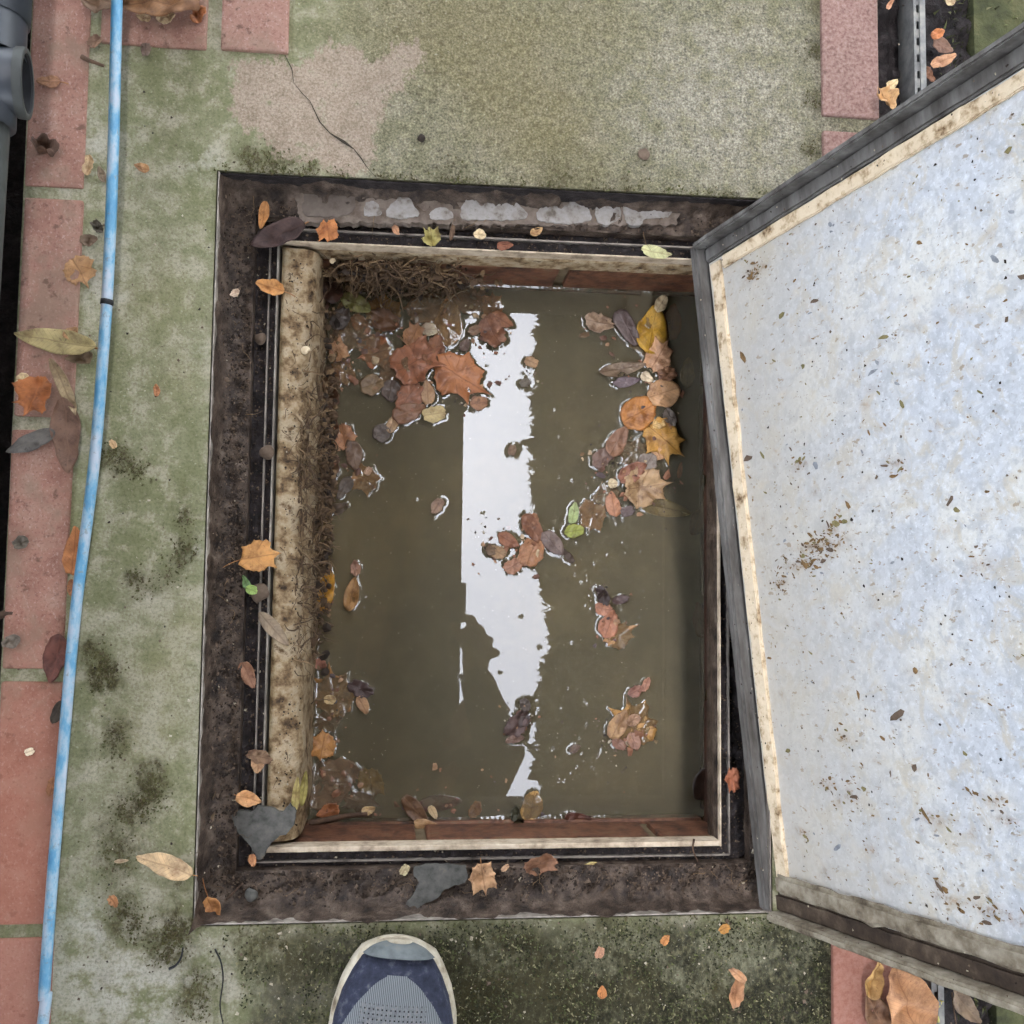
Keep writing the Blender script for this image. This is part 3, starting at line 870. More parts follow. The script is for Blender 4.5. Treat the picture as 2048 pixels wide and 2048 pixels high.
# ------------------------------------------------------------------ brick chamber below the frame
ZW = -.150
cham = empty('inspection_chamber', (fo.x, fo.y, -.3))
tag(cham, 'red brick inspection chamber below the steel frame, flooded with murky water', 'chamber')
co = cham.location
def cbox(name, x0, x1, y0, y1, z0, z1, mat, ch=.003, wob=.0015):
    return box(name, x0 - co.x, x1 - co.x, y0 - co.y, y1 - co.y, z0 - co.z, z1 - co.z, mat, cham, ch, wob)
WX0, WX1, WY0, WY1 = -.121, .312, -.2345, .3175
cbox('concrete_collar', WX0, WX1, WY1, WY1 + .08, -.088, -.056, TANCONC, .004, .002)
cbox('concrete_collar', WX0, WX1, WY0 - .08, WY0, -.07, -.056, TANCONC, .003, .002)
cbox('concrete_collar', IX1 - .001, WX1 + .08, WY0 - .08, WY1 + .08, -.088, -.0555, SOIL, .004, .002)  # right collar in dark soil colour for the shade below the cover
cbox('mortar_backing', WX0, WX1, WY1 + .006, WY1 + .09, -.3, -.087, WETMORTAR)
cbox('mortar_backing', WX0, WX1, WY0 - .09, WY0 - .006, -.3, -.069, WETMORTAR)
cbox('mortar_backing', WX1 + .007, WX1 + .09, WY0 - .09, WY1 + .09, -.3, -.087, WETMORTAR)
cbox('mortar_backing', WX0 - .09, WX0 - .002, WY0 - .09, WY1 + .09, -.3, -.06, WETMORTAR)
for (z0, z1) in ((-.152, -.0895), (-.225, -.160)):
    off = .0 if z0 > -.2 else .1
    for x0 in (-.29 + off, -.065 + off, .1605 + off):
        a, b = max(WX0, x0), min(WX1, x0 + .2155)
        if b - a > .02:
            cbox('brick', a, b, WY1 + .001, WY1 + .07, z0, z1, WETBRICK)
    for y0 in (-.33 + off, -.105 + off, .12 + off, .345 - off):
        a, b = max(WY0 - .05, y0), min(WY1 + .05, y0 + .2155)
        if b - a > .02:
            cbox('brick', WX1 + .002, WX1 + .07, a, b, z0, z1, SHADE_BRICK)
for (z0, z1) in ((-.137, -.0715), (-.21, -.146)):
    off = .0 if z0 > -.2 else .1
    for x0 in (-.2 + off, .025 + off, .25 + off):
        a, b = max(WX0, x0), min(WX1, x0 + .2155)
        if b - a > .02:
            cbox('brick', a, b, WY0 - .07, WY0 - .001, z0, z1, WETBRICK)
# rounded concrete haunch along the left side
def bench():
    V, F = [], []
    prof = [(-.1195, -.05), (-.117, -.0475), (-.112, -.0495), (-.1035, -.051), (-.0975, -.056), (-.093, -.066), (-.0905, -.08), (-.090, -.10), (-.089, -.18)]
    prof = [p for i in range(len(prof) - 1) for p in [prof[i], tuple((a + b) / 2 for a, b in zip(prof[i], prof[i + 1]))]] + [prof[-1]]
    n = 190
    for j in range(n):
        y = WY0 + .004 + (WY1 - WY0 - .006) * j / (n - 1)
        lean = .004 * (y - WY0) / (WY1 - WY0)
        for (x, z) in prof:
            k = mnoise.noise(Vector((x * 40, y * 30, z * 40))) * .0035 + fbm(x + z, y, 120, 3) * .0016
            f = min(1, max(0, (x + .118) / .01))
            V.append((x + (k + lean) * f - co.x, y - co.y, z + k * .7 * f - co.z))
    m = len(prof)
    F = [(j * m + i, j * m + i + 1, (j + 1) * m + i + 1, (j + 1) * m + i) for j in range(n - 1) for i in range(m - 1)]
    return mesh('concrete_haunch', V, F, TANCONC, cham, True)
bench()
cbox('chamber_floor', WX0 - .05, WX1 + .05, WY0 - .05, WY1 + .05, -.32, -.30, SOIL, 0, 0)
# ------------------------------------------------------------------ the raised cover
A = at(1402, 497, -.04)
B = at(1545, 1830, -.012)
ev = (B - A).normalized()
uv = Vector((0.2942, 0.0696, 0.9532)); uv = (uv - ev * uv.dot(ev)).normalized()
nv = ev.cross(uv).normalized()                     # towards the viewer
if nv.x > 0: nv = -nv
cov = empty('manhole_cover')
cov.matrix_world = Matrix(((ev.x, uv.x, nv.x, A.x), (ev.y, uv.y, nv.y, A.y), (ev.z, uv.z, nv.z, A.z), (0, 0, 0, 1)))
tag(cov, 'galvanised manhole cover raised on its edge, leaning open on the right', 'manhole cover')
CL, CWd = (B - A).length, 0.475
def lbox(name, a0, a1, b0, b1, c0, c1, mat, ch=.001, wob=.0006):
    """Part of the cover: a along its lower edge, b up the slope, c out of the plate."""
    bm = box_data(a0, a1, b0, b1, c0, c1, 0)
    L = max(a1 - a0, b1 - b0)
    ax = 0 if (a1 - a0) > (b1 - b0) else 1
    cuts = int(L / .012)
    ed = [e for e in bm.edges if abs((e.verts[0].co - e.verts[1].co)[ax]) > L * .9]
    if cuts > 1:
        bmesh.ops.subdivide_edges(bm, edges=ed, cuts=cuts, use_grid_fill=True)
    for v in bm.verts:
        q = mnoise.noise_vector(v.co * 55 + Vector((a0 * 77, b0 * 33, 1.7)))
        v.co += q * wob
    if ch:
        es = [e for e in bm.edges if e.is_manifold and e.calc_face_angle(0) > .8]
        bmesh.ops.bevel(bm, geom=es, offset=ch, segments=2, affect='EDGES')
    return bm_obj(name, bm, mat, cov, False)
def panel():
    st = .0035
    a0, a1, b0, b1 = .019, CL - .019, .010, CWd - .010
    na, nb = int((a1 - a0) / st), int((b1 - b0) / st)
    aa, bb = np.meshgrid(np.linspace(a0, a1, na), np.linspace(b0, b1, nb))
    wx = np.array([[mnoise.noise(Vector((a * 90, b * 90, 1))) for a in aa[0]] for b in bb[:, 0]])
    wy = np.array([[mnoise.noise(Vector((a * 90, b * 90, 7))) for a in aa[0]] for b in bb[:, 0]])
    ja, jb = aa + .004 * wx, bb + .004 * wy
    M = np.zeros((3,) + aa.shape)
    def to_lid(qx, qy):
        d = ROT @ Vector(((qx - 1024) / FPX, -(qy - 1024) / FPX, -1))
        t = (A - Vector((0, 0, H))).dot(nv) / d.dot(nv)
        X = Vector((0, 0, H)) + d * t - A
        return X.dot(ev), X.dot(uv)
    L = [(1515, 535, 11, 20, .9, 0), (1500, 560, 8, 14, .7, 0), (1590, 450, 7, 12, .8, 0), (1640, 1090, 11, 46, .9, 0), (1600, 1130, 9, 24, .9, 0), (1560, 1165, 10, 12, .9, 0), (1660, 1060, 7, 16, .7, 0), (1600, 930, 8, 14, .9, 0), (1790, 925, 12, 14, .7, 0), (1700, 1590, 16, 12, .6, 0), (1655, 1570, 10, 18, .6, 0),
         (1680, 1605, 14, 5, .8, 0), (1870, 1640, 9, 22, .7, 0), (1900, 1800, 8, 22, .9, 0), (1880, 1770, 10, 8, .9, 0), (1985, 1600, 9, 20, .7, 0), (2010, 1640, 8, 14, .9, 0), (1975, 1820, 14, 20, .8, 0), (2040, 1840, 12, 20, .8, 0), (1860, 1850, 10, 10, .7, 0), (1690, 1480, 9, 8, .7, 0), (1750, 1520, 6, 8, .7, 0),
         (1605, 1665, 8, 12, .9, 0), (1740, 1700, 10, 7, .8, 0), (1730, 810, 8, 8, .6, 0), (1760, 860, 8, 8, .5, 0), (1970, 1130, 14, 16, .6, 0), (1840, 650, 10, 12, .5, 0), (1920, 620, 12, 12, .5, 0)]
    for qx, qy, ra, rb, k, c in L:
        a, b = to_lid(qx, qy)
        g = k * np.exp(-(((ja - a) / px(ra, .15)) ** 2 + ((jb - b) / px(rb, .15) * .5) ** 2))
        M[c] = np.maximum(M[c], g * 1.3)
    rnd = random.Random(11)
    for k in range(420):
        a, b = rnd.uniform(a0, a1), rnd.uniform(b0, b1)
        r = rnd.choice([.0016, .002, .0026, .0034]) ; c = rnd.choices([0, 1, 2], [24, 34, 42])[0]
        el = rnd.uniform(1, 2.4)
        q = rnd.uniform(-.5, .8)
        da, db = aa - a, bb - b
        u_, v_ = da * math.cos(q) + db * math.sin(q), -da * math.sin(q) + db * math.cos(q)
        M[c] = np.maximum(M[c], rnd.uniform(.4, 1.0) * np.exp(-((u_ / r) ** 2 + (v_ / (r * el)) ** 2)))
    ed = np.minimum(np.minimum(aa - a0, a1 - aa), bb - b0)
    M[2] = np.maximum(M[2], .55 * np.exp(-np.maximum(ed - .014, 0) / .012) * (.6 + wx))
    M = np.clip(M, 0, 1)
    V = [(a, b, 0) for a, b in zip(aa.ravel(), bb.ravel())]
    F = [(j * na + i, j * na + i + 1, (j + 1) * na + i + 1, (j + 1) * na + i) for j in range(nb - 1) for i in range(na - 1)]
    o = mesh('panel', V, F, GALV, cov, False)
    t_ = o.data.attributes.new('stain', 'FLOAT_COLOR', 'POINT')
    C = np.stack([M[0], M[1], M[2], np.ones_like(aa)], -1).ravel()
    t_.data.foreach_set('color', C)
panel()
box('tray_back', .005, CL - .005, .004, CWd - .004, -.045, -.002, RIM, cov)
lbox('rim_bar', .0, CL, -.002, .0085, -.045, .013, RIM, .0022, .0005)
lbox('rim_bar', .0, CL, CWd - .0085, CWd + .002, -.045, .013, RIM, .002, .0005)
lbox('rim_bar', -.001, .0045, .0085, CWd - .0085, -.045, .016, RIM, .0015, .0006)
lbox('rim_web', .0045, .0185, .009, CWd - .009, -.01, .0035, RIM, .002, .0006)
lbox('rim_bar', CL - .0065, CL + .001, .0085, CWd - .0085, -.045, .014, RIM_DIRTY, .002, .0012)
lbox('rim_web', CL - .0225, CL - .0065, .009, CWd - .009, -.01, .003, RIM_DARK, .002, .001)
lbox('sealing_strip', .022, CL - .034, .0150, .0308, -.001, .0032, SEAL, .001, .0013)
lbox('sealing_strip', .0205, .0325, .034, CWd - .03, -.001, .0032, SEAL, .001, .0011)
lbox('sealing_strip', CL - .040, CL - .0235, .0165, CWd - .03, -.001, .007, RIM_DIRTY, .003, .0016)
# mud clods and bits stuck to the plate
cl = Crumbs()
for k in range(150):
    a, b = random.uniform(.04, CL - .045), random.uniform(.035, .44)
    cl.add(a, b, .0005, random.uniform(.0005, .0016) * (1.5 if random.random() < .1 else 1), random.choice([0, 0, 1]), .5)
for (qx, qy, n_) in ((1510, 545, 10), (1640, 1100, 16), (1560, 1160, 10), (1800, 1640, 4), (1880, 1830, 6), (1600, 1500, 3)):
    d = ROT @ Vector(((qx - 1024) / FPX, -(qy - 1024) / FPX, -1))
    t = (A - Vector((0, 0, H))).dot(nv) / d.dot(nv)
    X = Vector((0, 0, H)) + d * t - A
    for k in range(n_):
        cl.add(X.dot(ev) + random.gauss(0, .006), X.dot(uv) + random.gauss(0, .009), .0004, random.uniform(.0005, .0014), random.choice([1, 1, 2]), .35)
for k in range(240):
    a, b = random.choice([(random.uniform(0, CL), random.uniform(.002, .03)), (random.uniform(CL - .035, CL), random.uniform(.02, .45)), (random.uniform(.0, .03), random.uniform(.02, .45))])
    cl.add(a, b, .006 if b > .01 and .02 < a < CL - .02 else .012, random.uniform(.0004, .0012), random.choice([0, 1, 2]), .6)
RUSTF = mat_simple('rust_fleck', [(.3, sc(84, 66, 42)), (.7, sc(136, 108, 72))], 150, .85, 0)
OLIVEF = mat_simple('olive_fleck', [(.3, sc(96, 90, 58)), (.7, sc(136, 126, 88))], 150, .85, 0)
GREYF = mat_simple('grey_fleck', [(.3, sc(104, 108, 114)), (.7, sc(150, 154, 160))], 150, .7, 0)
def lid_ab(qx, qy):
    d = ROT @ Vector(((qx - 1024) / FPX, -(qy - 1024) / FPX, -1))
    X = Vector((0, 0, H)) + d * ((A - Vector((0, 0, H))).dot(nv) / d.dot(nv)) - A
    return X.dot(ev), X.dot(uv)
for k in range(760):
    a, b = random.uniform(.036, CL - .042), random.uniform(.036, .45)
    if fbm(a, b, 14, 3, 2.0) < random.uniform(-.5, .25): continue
    r = random.choices([.0004, .0007, .0011, .0019, .0028], [36, 32, 20, 9, 3])[0]
    cl.flake(a, b, .0003, r, random.uniform(1, 3.2), random.gauss(1.2, .5), random.choices([0, 1, 3, 4, 5], [1, 18, 30, 26, 25])[0], .08)
for (qx, qy, n_, sa, sb) in ((1512, 540, 34, .008, .010), (1505, 562, 14, .006, .007), (1590, 450, 12, .004, .007), (1645, 1085, 90, .006, .016), (1610, 1125, 80, .005, .012), (1560, 1165, 26, .006, .006), (1670, 1050, 16, .006, .007), (1600, 930, 14, .004, .007), (1790, 925, 14, .006, .006),
                             (1700, 1590, 22, .008, .006), (1655, 1570, 14, .005, .008), (1870, 1640, 12, .003, .010), (1900, 1800, 18, .004, .011), (1880, 1770, 10, .005, .004), (1985, 1600, 14, .004, .009), (2010, 1640, 10, .003, .006), (1975, 1820, 22, .006, .008), (1690, 1480, 8, .004, .004), (1605, 1665, 6, .003, .004), (1740, 1700, 6, .004, .003), (1960, 1130, 10, .006, .007)):
    a0_, b0_ = lid_ab(qx, qy)
    for k in range(n_):
        r = random.choices([.0004, .0008, .0013, .0020], [40, 34, 20, 6])[0]
        cl.flake(a0_ + random.gauss(0, sa), b0_ + random.gauss(0, sb), .0003, r, random.uniform(1, 3.4), random.gauss(1.3, .4), random.choices([1, 3, 4], [15, 65, 20])[0], .08)
o = cl.build('dried_mud', [CRUMB_D, CRUMB_M, CRUMB_L, RUSTF, OLIVEF, GREYF], cov)
o['kind'] = 'stuff'

# ------------------------------------------------------------------ waste pipe and hose
ZP = .098
pipe = empty('waste_pipe', (at(6, 165, ZP).x, at(30, 165, ZP).y, ZP))
tag(pipe, 'grey plastic waste pipe with an open branch end at the left edge', 'pipe')
def ring_tube(name, p0, p1, r0, r1, mat, matin, inner=.85, seg=28, parent=None, lip=True, cap=True):
    """Hollow cylinder from p0 to p1 with wall thickness."""
    ax = (p1 - p0).normalized()
    a = ax.cross(Vector((0, 0, 1)))
    if a.length < .1: a = ax.cross(Vector((1, 0, 0)))
    a.normalize(); b = ax.cross(a)
    V, F, I = [], [], []
    rows = [(p0, r0), (p1 - ax * .001, r1), (p1, r1 * .985), (p1, r1 * inner * 1.01), (p1 - ax * .001, r1 * inner), (p0 + ax * .004, r0 * inner)]
    for p, r in rows:
        for k in range(seg):
            q = 2 * math.pi * k / seg
            V.append(p + a * r * math.cos(q) + b * r * math.sin(q))
    for i in range(len(rows) - 1):
        for k in range(seg):
            k2 = (k + 1) % seg
            F.append((i * seg + k, i * seg + k2, (i + 1) * seg + k2, (i + 1) * seg + k)); I.append(0 if i < 3 else 1)
    if cap:
        F.append(tuple((len(rows) - 1) * seg + k for k in range(seg))); I.append(1)
    return mesh(name, V, F, None, parent, True, [mat, matin], I)
o0 = pipe.location
rs = .0255
endx = at(52, 165, ZP).x - o0.x
dz = -math.tan(R(9))
ring_tube('branch', Vector((-.016, 0, .004)), Vector((endx, 0, .004 + dz * (endx + .016))), rs, rs, PVC, PVC_IN, .86, parent=pipe)
ring_tube('branch_collar', Vector((endx - .006, 0, .004 + dz * (endx + .010))), Vector((endx + .001, 0, .004 + dz * (endx + .017))), rs * 1.05, rs * 1.05, PVC_OLD, PVC_IN, .83, parent=pipe, cap=False)
PXO = -.0165
ring_tube('socket', Vector((PXO + .003, .020, 0)), Vector((PXO + .003, .075, 0)), .0285, .0285, PVC, PVC_IN, .9, parent=pipe)
tube('pipe_run', [(PXO + .003, .05, 0), (PXO + .003, 1.2, 0)], .0305, PVC, pipe, 24)
tube('tee_body', [(PXO, .03, 0), (PXO, -.035, 0)], .0265, PVC, pipe, 24)
tube('lower_run', smooth_path([(PXO - .001, -.03, -.002), (PXO - .004, -.2, -.004), (PXO - .009, -.45, -.006), (PXO - .014, -1.4, -.008)], 4), .0225, PVC_OLD, pipe, 20)

hp = [(236, -60), (234, 0), (231, 120), (228, 250), (224, 380), (220, 480), (214, 600), (204, 740), (193, 880), (181, 990), (168, 1090), (154, 1200), (140, 1340), (128, 1480), (118, 1600), (108, 1720), (98, 1850), (88, 1990), (84, 2060)]
hz = [.056, .054, .050, .046, .041, .036, .030, .025, .020, .015, .011, .0085, .0078, .0074, .0072, .0070, .0068, .0066, .0066]
hpts = [at(a, b, z) for (a, b), z in zip(hp, hz)]
hpts = [hpts[0] + Vector((.02, .5, .03)), hpts[0] + Vector((.004, .16, .012))] + hpts + [hpts[-1] + Vector((-.03, -.3, 0)), hpts[-1] + Vector((-.12, -.9, 0))]
hose = tube('garden_hose', smooth_path(hpts, 8), .0046, HOSE, None, 14)
tag(hose, 'sun-bleached blue garden hose lying along the left edge of the paving', 'hose')
bp = at(213, 607, .030)
tube('tape_band', [bp + Vector((.0005, .0032, .0)), bp + Vector((0, -.0012, 0))], .00535, RUBBER, hose, 14)

# ------------------------------------------------------------------ broken slates, twigs, stones, snail shells
def slate(pl, z, t, tilt, label, seed):
    pts = [at(a, b, z) for a, b in pl]
    c = sum(pts, Vector()) / len(pts)
    o = rough_outline([(p.x - c.x, p.y - c.y) for p in pts], .003, .0012, seed)
    s = poly_prism('slate_piece', o, -t, 0, SLATE)
    s.location = c
    s.rotation_euler = tilt
    tag(s, label, 'slate', 'broken slate pieces on the frame')
slate([(462, 1632), (478, 1622), (502, 1624), (514, 1612), (548, 1618), (566, 1624), (580, 1606), (593, 1622), (588, 1650), (572, 1668), (560, 1672), (540, 1690), (528, 1712), (516, 1722), (498, 1690), (470, 1662)],
      -.030, .005, (.03, -.06, 0), 'grey triangular slate piece lying across the near left corner of the frame', 3.0)
slate([(828, 1734), (860, 1728), (932, 1732), (936, 1754), (930, 1766), (890, 1778), (876, 1796), (850, 1806), (824, 1822), (810, 1826), (806, 1816), (822, 1796), (838, 1766), (828, 1752)],
      -.022, .004, (-.10, .03, 0), 'long grey slate piece propped on the near ledge beside a tan leaf', 6.0)
def twig(pl, z, r, label, mat=TWIG, z1=None):
    pts = [at(a, b, z if z1 is None else z + (z1 - z) * i / (len(pl) - 1)) for i, (a, b) in enumerate(pl)]
    P = smooth_path(pts, 5)
    o = tube('twig', P, [r * (1 - .45 * i / len(P)) * (1 + .15 * mnoise.noise(Vector((i * .9, r * 999, 0)))) for i in range(len(P))], mat, None, 7)
    return tag(o, label, 'twig')
twig([(163, 113), (176, 120), (192, 126), (208, 132)], .006, .0022, 'short brown twig lying beside the brick under the pipe end')
twig([(618, 1646), (650, 1640), (690, 1632), (735, 1628)], ZW + .012, .0035, 'dark wet twig lying along the near wall of the chamber')
twig([(338, 1938), (352, 1930), (362, 1915), (366, 1895)], .003, .0012, 'thin black twig on the concrete near the slab joint', RUBBER)
twig([(430, 1898), (442, 1925), (446, 1960), (440, 2010), (446, 2048)], .002, .0008, 'hair-thin black stalk on the concrete near the shoe', RUBBER)
twig([(452, 1800), (470, 1782), (486, 1766)], -.022, .0009, 'thin reddish twig on the corner soil of the frame')
twig([(1388, 1678), (1386, 1700), (1398, 1728)], -.036, .0011, 'thin dark stalk bridging the rail at the near right corner')
twig([(-6, 1232), (20, 1226), (44, 1230), (54, 1236)], -.0, .0035, 'dark rotten twig poking out over the left bricks')
twig([(1904, 1985), (1908, 2020), (1914, 2060)], -.010, .0009, 'thin pale stalk among the black soil at the near right')
def stone(x, y, z, r, mat, label, flat=.6, name='stone', cat='stone'):
    bm = bmesh.new()
    bmesh.ops.create_icosphere(bm, subdivisions=3, radius=r)
    for v in bm.verts:
        v.co += v.co.normalized() * mnoise.noise(v.co / r * .9 + Vector((x, y, 0))) * r * .35
        v.co.z *= flat
    o = bm_obj(name, bm, mat, None, True)
    o.location = at(x, y, z)
    return tag(o, label, cat)
stone(520, 1186, -.034, .0085, CRUMB_M, 'grey brown pebble beside a green sprout in the left groove')
stone(534, 905, -.036, .0068, CRUMB_M, 'brown clod lying across the left sealing rail', .7)
stone(520, 678, -.037, .0055, CRUMB_M, 'round brown pebble on the left sealing rail', .7)
stone(503, 1790, -.024, .0055, SLATE, 'small grey pebble on the near left corner soil', .6)
stone(843, 276, .001, .0036, CRUMB_D, 'small dark clod on the top slab right of the pink mortar', .7)
stone(1288, 308, .001, .0055, CRUMB_M, 'brown clod stuck on the top slab near the frame', .35)
def snail(x, y, z, r, label):
    t = empty('snail_shell', at(x, y, z))
    tag(t, label, 'snail shell', 'snail shells in the chamber')
    pts, rad = [], []
    for i in range(40):
        q = i / 39 * 4.6 * math.pi
        f = (1 - i / 39) ** 1.1
        pts.append(Vector((math.cos(q) * r * .58 * f, math.sin(q) * r * .58 * f, r * (.42 + .5 * (1 - f)))))
        rad.append(max(.0002, r * .45 * f))
    tube('whorl', pts, rad, SHELL, t, 10)
    return t
snail(611, 703, -.052, .0052, 'cream snail shell stuck on the tan concrete haunch')
snail(665, 524, -.066, .0036, 'small tan snail shell among roots at the far left corner')
# ------------------------------------------------------------------ leaves
MAPLE = [(.50, 0), (.37, .07), (.30, .18), (.35, .35), (.20, .35), (.06, .37), (-.06, .46), (-.18, .38), (-.34, .28), (-.42, .10), (-.37, 0)]
MAPLE = MAPLE + [(x, -y) for x, y in reversed(MAPLE[1:-1])]
def outline(kind, w, rnd):
    if kind == 'maple':
        P = []
        n = len(MAPLE)
        jit = [(1 + rnd.uniform(-.16, .14)) for _ in range(n)]
        sd = rnd.uniform(0, 50)
        jit = [j * (1 + .16 * mnoise.noise(Vector((x * 3, y * 3, sd)))) for (x, y), j in zip(MAPLE, jit)]
        M = [(x * j, y * j * w) for (x, y), j in zip(MAPLE, jit)]
        for i in range(n):
            a, b = M[i], M[(i + 1) % n]
            for k in range(4):
                t = k / 4
                s = math.sin(t * math.pi)
                x, y = a[0] + (b[0] - a[0]) * t, a[1] + (b[1] - a[1]) * t
                f = 1 - .05 * s + .03 * rnd.uniform(-1, 1)
                P.append((x * f, y * f))
        return P
    P = []
    n = 36
    sd = rnd.uniform(0, 50)
    for k in range(n):
        q = 2 * math.pi * k / n
        c, s = math.cos(q), math.sin(q)
        if kind == 'round':
            r = 1 + .2 * mnoise.noise(Vector((c * 1.5, s * 1.5, sd))) + .1 * mnoise.noise(Vector((c * 5, s * 5, sd + 5)))
            x, y = .5 * c * r, .5 * w * s * r
        elif kind == 'lance':
            x = .5 * c
            y = .5 * w * s * (1 - .25 * c) * (abs(s) ** .25)
        elif kind == 'ragged':
            r = 1 + .22 * mnoise.noise(Vector((c * 1.6, s * 1.6, rnd.random() * .2 + w * 9))) + .10 * rnd.uniform(-1, 1)
            x, y = .5 * c * r, .5 * w * s * r
        else:
            x = .5 * c + (.06 * max(0, c) ** 6)
            y = .5 * w * s * (1 - .18 * c)
            r = 1 + .17 * mnoise.noise(Vector((c * 1.3, s * 1.3, sd))) + .09 * mnoise.noise(Vector((c * 4, s * 4, sd + 5)))
            x, y = x * r, y * r
        P.append((x * (1 + .012 * rnd.uniform(-1, 1)), y * (1 + .012 * rnd.uniform(-1, 1))))
    return P

FLOAT = []          # outlines of leaves that touch the water surface
NAMES = dict(maple='maple_leaf', oval='oval_leaf', round='round_leaf', lance='narrow_leaf', ragged='torn_leaf')
GROUP = dict(W='leaves floating in the chamber', S='leaves floating in the chamber', G='leaves lying on the paving', T='leaves lying on the frame', R='leaves in the soil beside the channel')
LV = [0]
def leaf(kind, x, y, n, ang, w, rgb, surf, label, z=None, curl=.12, fold=0.0, stem=0.0, tilt=(0, 0)):
    LV[0] += 1
    rnd = random.Random(LV[0] * 13 + 5)
    zz = {'G': .0045, 'T': ZG + .0155, 'R': -.006, 'W': ZW + .0016, 'S': ZW - .0045}[surf] if z is None else z
    if surf == 'W': zz += .00022 * (LV[0] % 7)
    L = px(n, zz) * 1.04
    P = outline(kind, w, rnd)
    rings = [0.0, .22, .45, .66, .84, 1.0]
    V = [(0, 0, 0)]
    ca, cb = rnd.uniform(0, 6.28), rnd.uniform(-1, 1)
    if surf in 'WS': curl *= .7
    V = []
    for s in rings:
        for (a, b) in (P if s > 0 else [(0, 0)]):
            X, Y = a * s, b * s
            u = X * math.cos(ca) + Y * math.sin(ca)
            h = curl * (1.6 * u * u + .7 * (X * X + Y * Y)) + fold * abs(Y) + (curl * .4 + .025) * mnoise.noise(Vector((X * 4 + LV[0], Y * 4, LV[0] * .7))) + (.035 if surf in 'WS' else .045) * mnoise.noise(Vector((X * 9 + LV[0], Y * 9, LV[0] * .3)))
            V.append((X * L, Y * L, h * L))
    m = len(P)
    F = [(0, 1 + k, 1 + (k + 1) % m) for k in range(m)]
    for r in range(len(rings) - 2):
        a, b = 1 + r * m, 1 + (r + 1) * m
        F += [(a + k, b + k, b + (k + 1) % m, a + (k + 1) % m) for k in range(m)]
    o = mesh(NAMES[kind], V, F, leaf_mat(rgb, kind, surf in 'WS'), None, True)
    md = o.modifiers.new('thickness', 'SOLIDIFY'); md.thickness = .00035; md.offset = 1
    o.location = at(x, y, zz)
    o.rotation_euler = (tilt[0], tilt[1], R(ang))
    if stem:
        ln = stem * L
        b0 = Vector((P[m // 2][0] * L * .9, 0, .0002))
        sp = smooth_path([b0, b0 + Vector((-ln * .5, ln * .10 * cb, .0012)), b0 + Vector((-ln, ln * .3 * cb, .0004))], 4)
        st = tube('stem', sp, max(.00045, L * .012), STEM, o, 6)
    tag(o, label, 'leaf', GROUP[surf])
    if surf in 'WS' and not (surf == 'S' and zz < ZW - .003):
        c, s = math.cos(R(ang)), math.sin(R(ang))
        FLOAT.append([(o.location.x + (a * c - b * s) * L, o.location.y + (a * s + b * c) * L) for a, b in P])
    return o

TAN, ORG, BRN, DRK, CRM, YEL, OLV, GRY, PNK, RED = (184, 140, 98), (186, 116, 58), (128, 88, 62), (62, 44, 40), (208, 186, 150), (204, 150, 48), (138, 136, 84), (112, 102, 104), (168, 118, 98), (112, 58, 46)

# --- on the bricks and the paving, left and top
leaf('oval', 99, 163, 40, 180, .62, (158, 112, 84), 'G', 'small brown oval leaf with a stalk on the brick right of the pipe end', curl=.05, stem=.45)
leaf('oval', 88, 300, 52, 150, .7, (96, 70, 58), 'G', 'dark curled leaf arching up on the left brick below the pipe', curl=.9, fold=.3, tilt=(.5, 0))
leaf('oval', 178, 333, 40, 80, .5, (196, 172, 138), 'G', 'little cream curled leaf left of the hose on the concrete', curl=.5, fold=.3)
leaf('lance', 204, 350, 34, 110, .45, (122, 108, 94), 'G', 'tiny grey brown leaf touching the hose below a cream one', curl=.3, fold=.2)
leaf('maple', 160, 543, 76, 300, .95, (176, 134, 92), 'G', 'tan lobed leaf spread over the brick edge left of the hose', curl=.25, fold=.1)
leaf('ragged', 180, 482, 36, 10, .6, (104, 86, 72), 'G', 'dark triangular leaf scrap above the tan lobed leaf', curl=.4, fold=.3)
leaf('ragged', 197, 456, 32, 310, .55, (74, 70, 62), 'G', 'crumpled black scrap touching the hose near the second brick', curl=.7, fold=.4)
leaf('oval', 322, 6, 150, 185, .5, (150, 108, 74), 'G', 'big dry brown leaf at the top edge just right of the hose', curl=.3, fold=.25, z=.012)
leaf('oval', 332, 36, 32, 20, .8, (226, 204, 172), 'G', 'cream petal-like leaf on the brick right of the hose top', curl=.3, z=.008)
leaf('lance', 288, 36, 30, 170, .5, (206, 180, 146), 'G', 'thin pale leaf under the big dry leaf by the hose', curl=.3, z=.007)
leaf('oval', 398, 32, 40, 240, .7, (176, 108, 66), 'G', 'orange curled leaf near the right end of the wide top brick', curl=.8, fold=.3)
leaf('oval', 200, 6, 66, 350, .7, (122, 98, 82), 'G', 'grey brown leaf at the top edge just left of the hose', curl=.4, fold=.2, z=.010)
leaf('ragged', 292, 100, 26, 270, .8, (132, 116, 112), 'G', 'small grey triangular flake at the joint under the top brick', curl=.2)
leaf('ragged', 190, 84, 30, 40, .8, (140, 110, 94), 'G', 'small crumpled brown leaf at the joint left of the hose', curl=.5)
leaf('oval', 284, 335, 28, 160, .6, (188, 144, 104), 'G', 'small tan leaf alone on the green concrete right of the hose', curl=.3)
leaf('lance', 116, 684, 152, 172, .30, (160, 150, 104), 'G', 'long olive pointed leaf lying across the brick towards the hose', curl=.25, fold=.25, stem=.1, z=.009)
leaf('oval', 166, 716, 46, 190, .6, (122, 104, 86), 'G', 'curled taupe leaf under the tip of the long olive leaf', curl=.7, fold=.3)
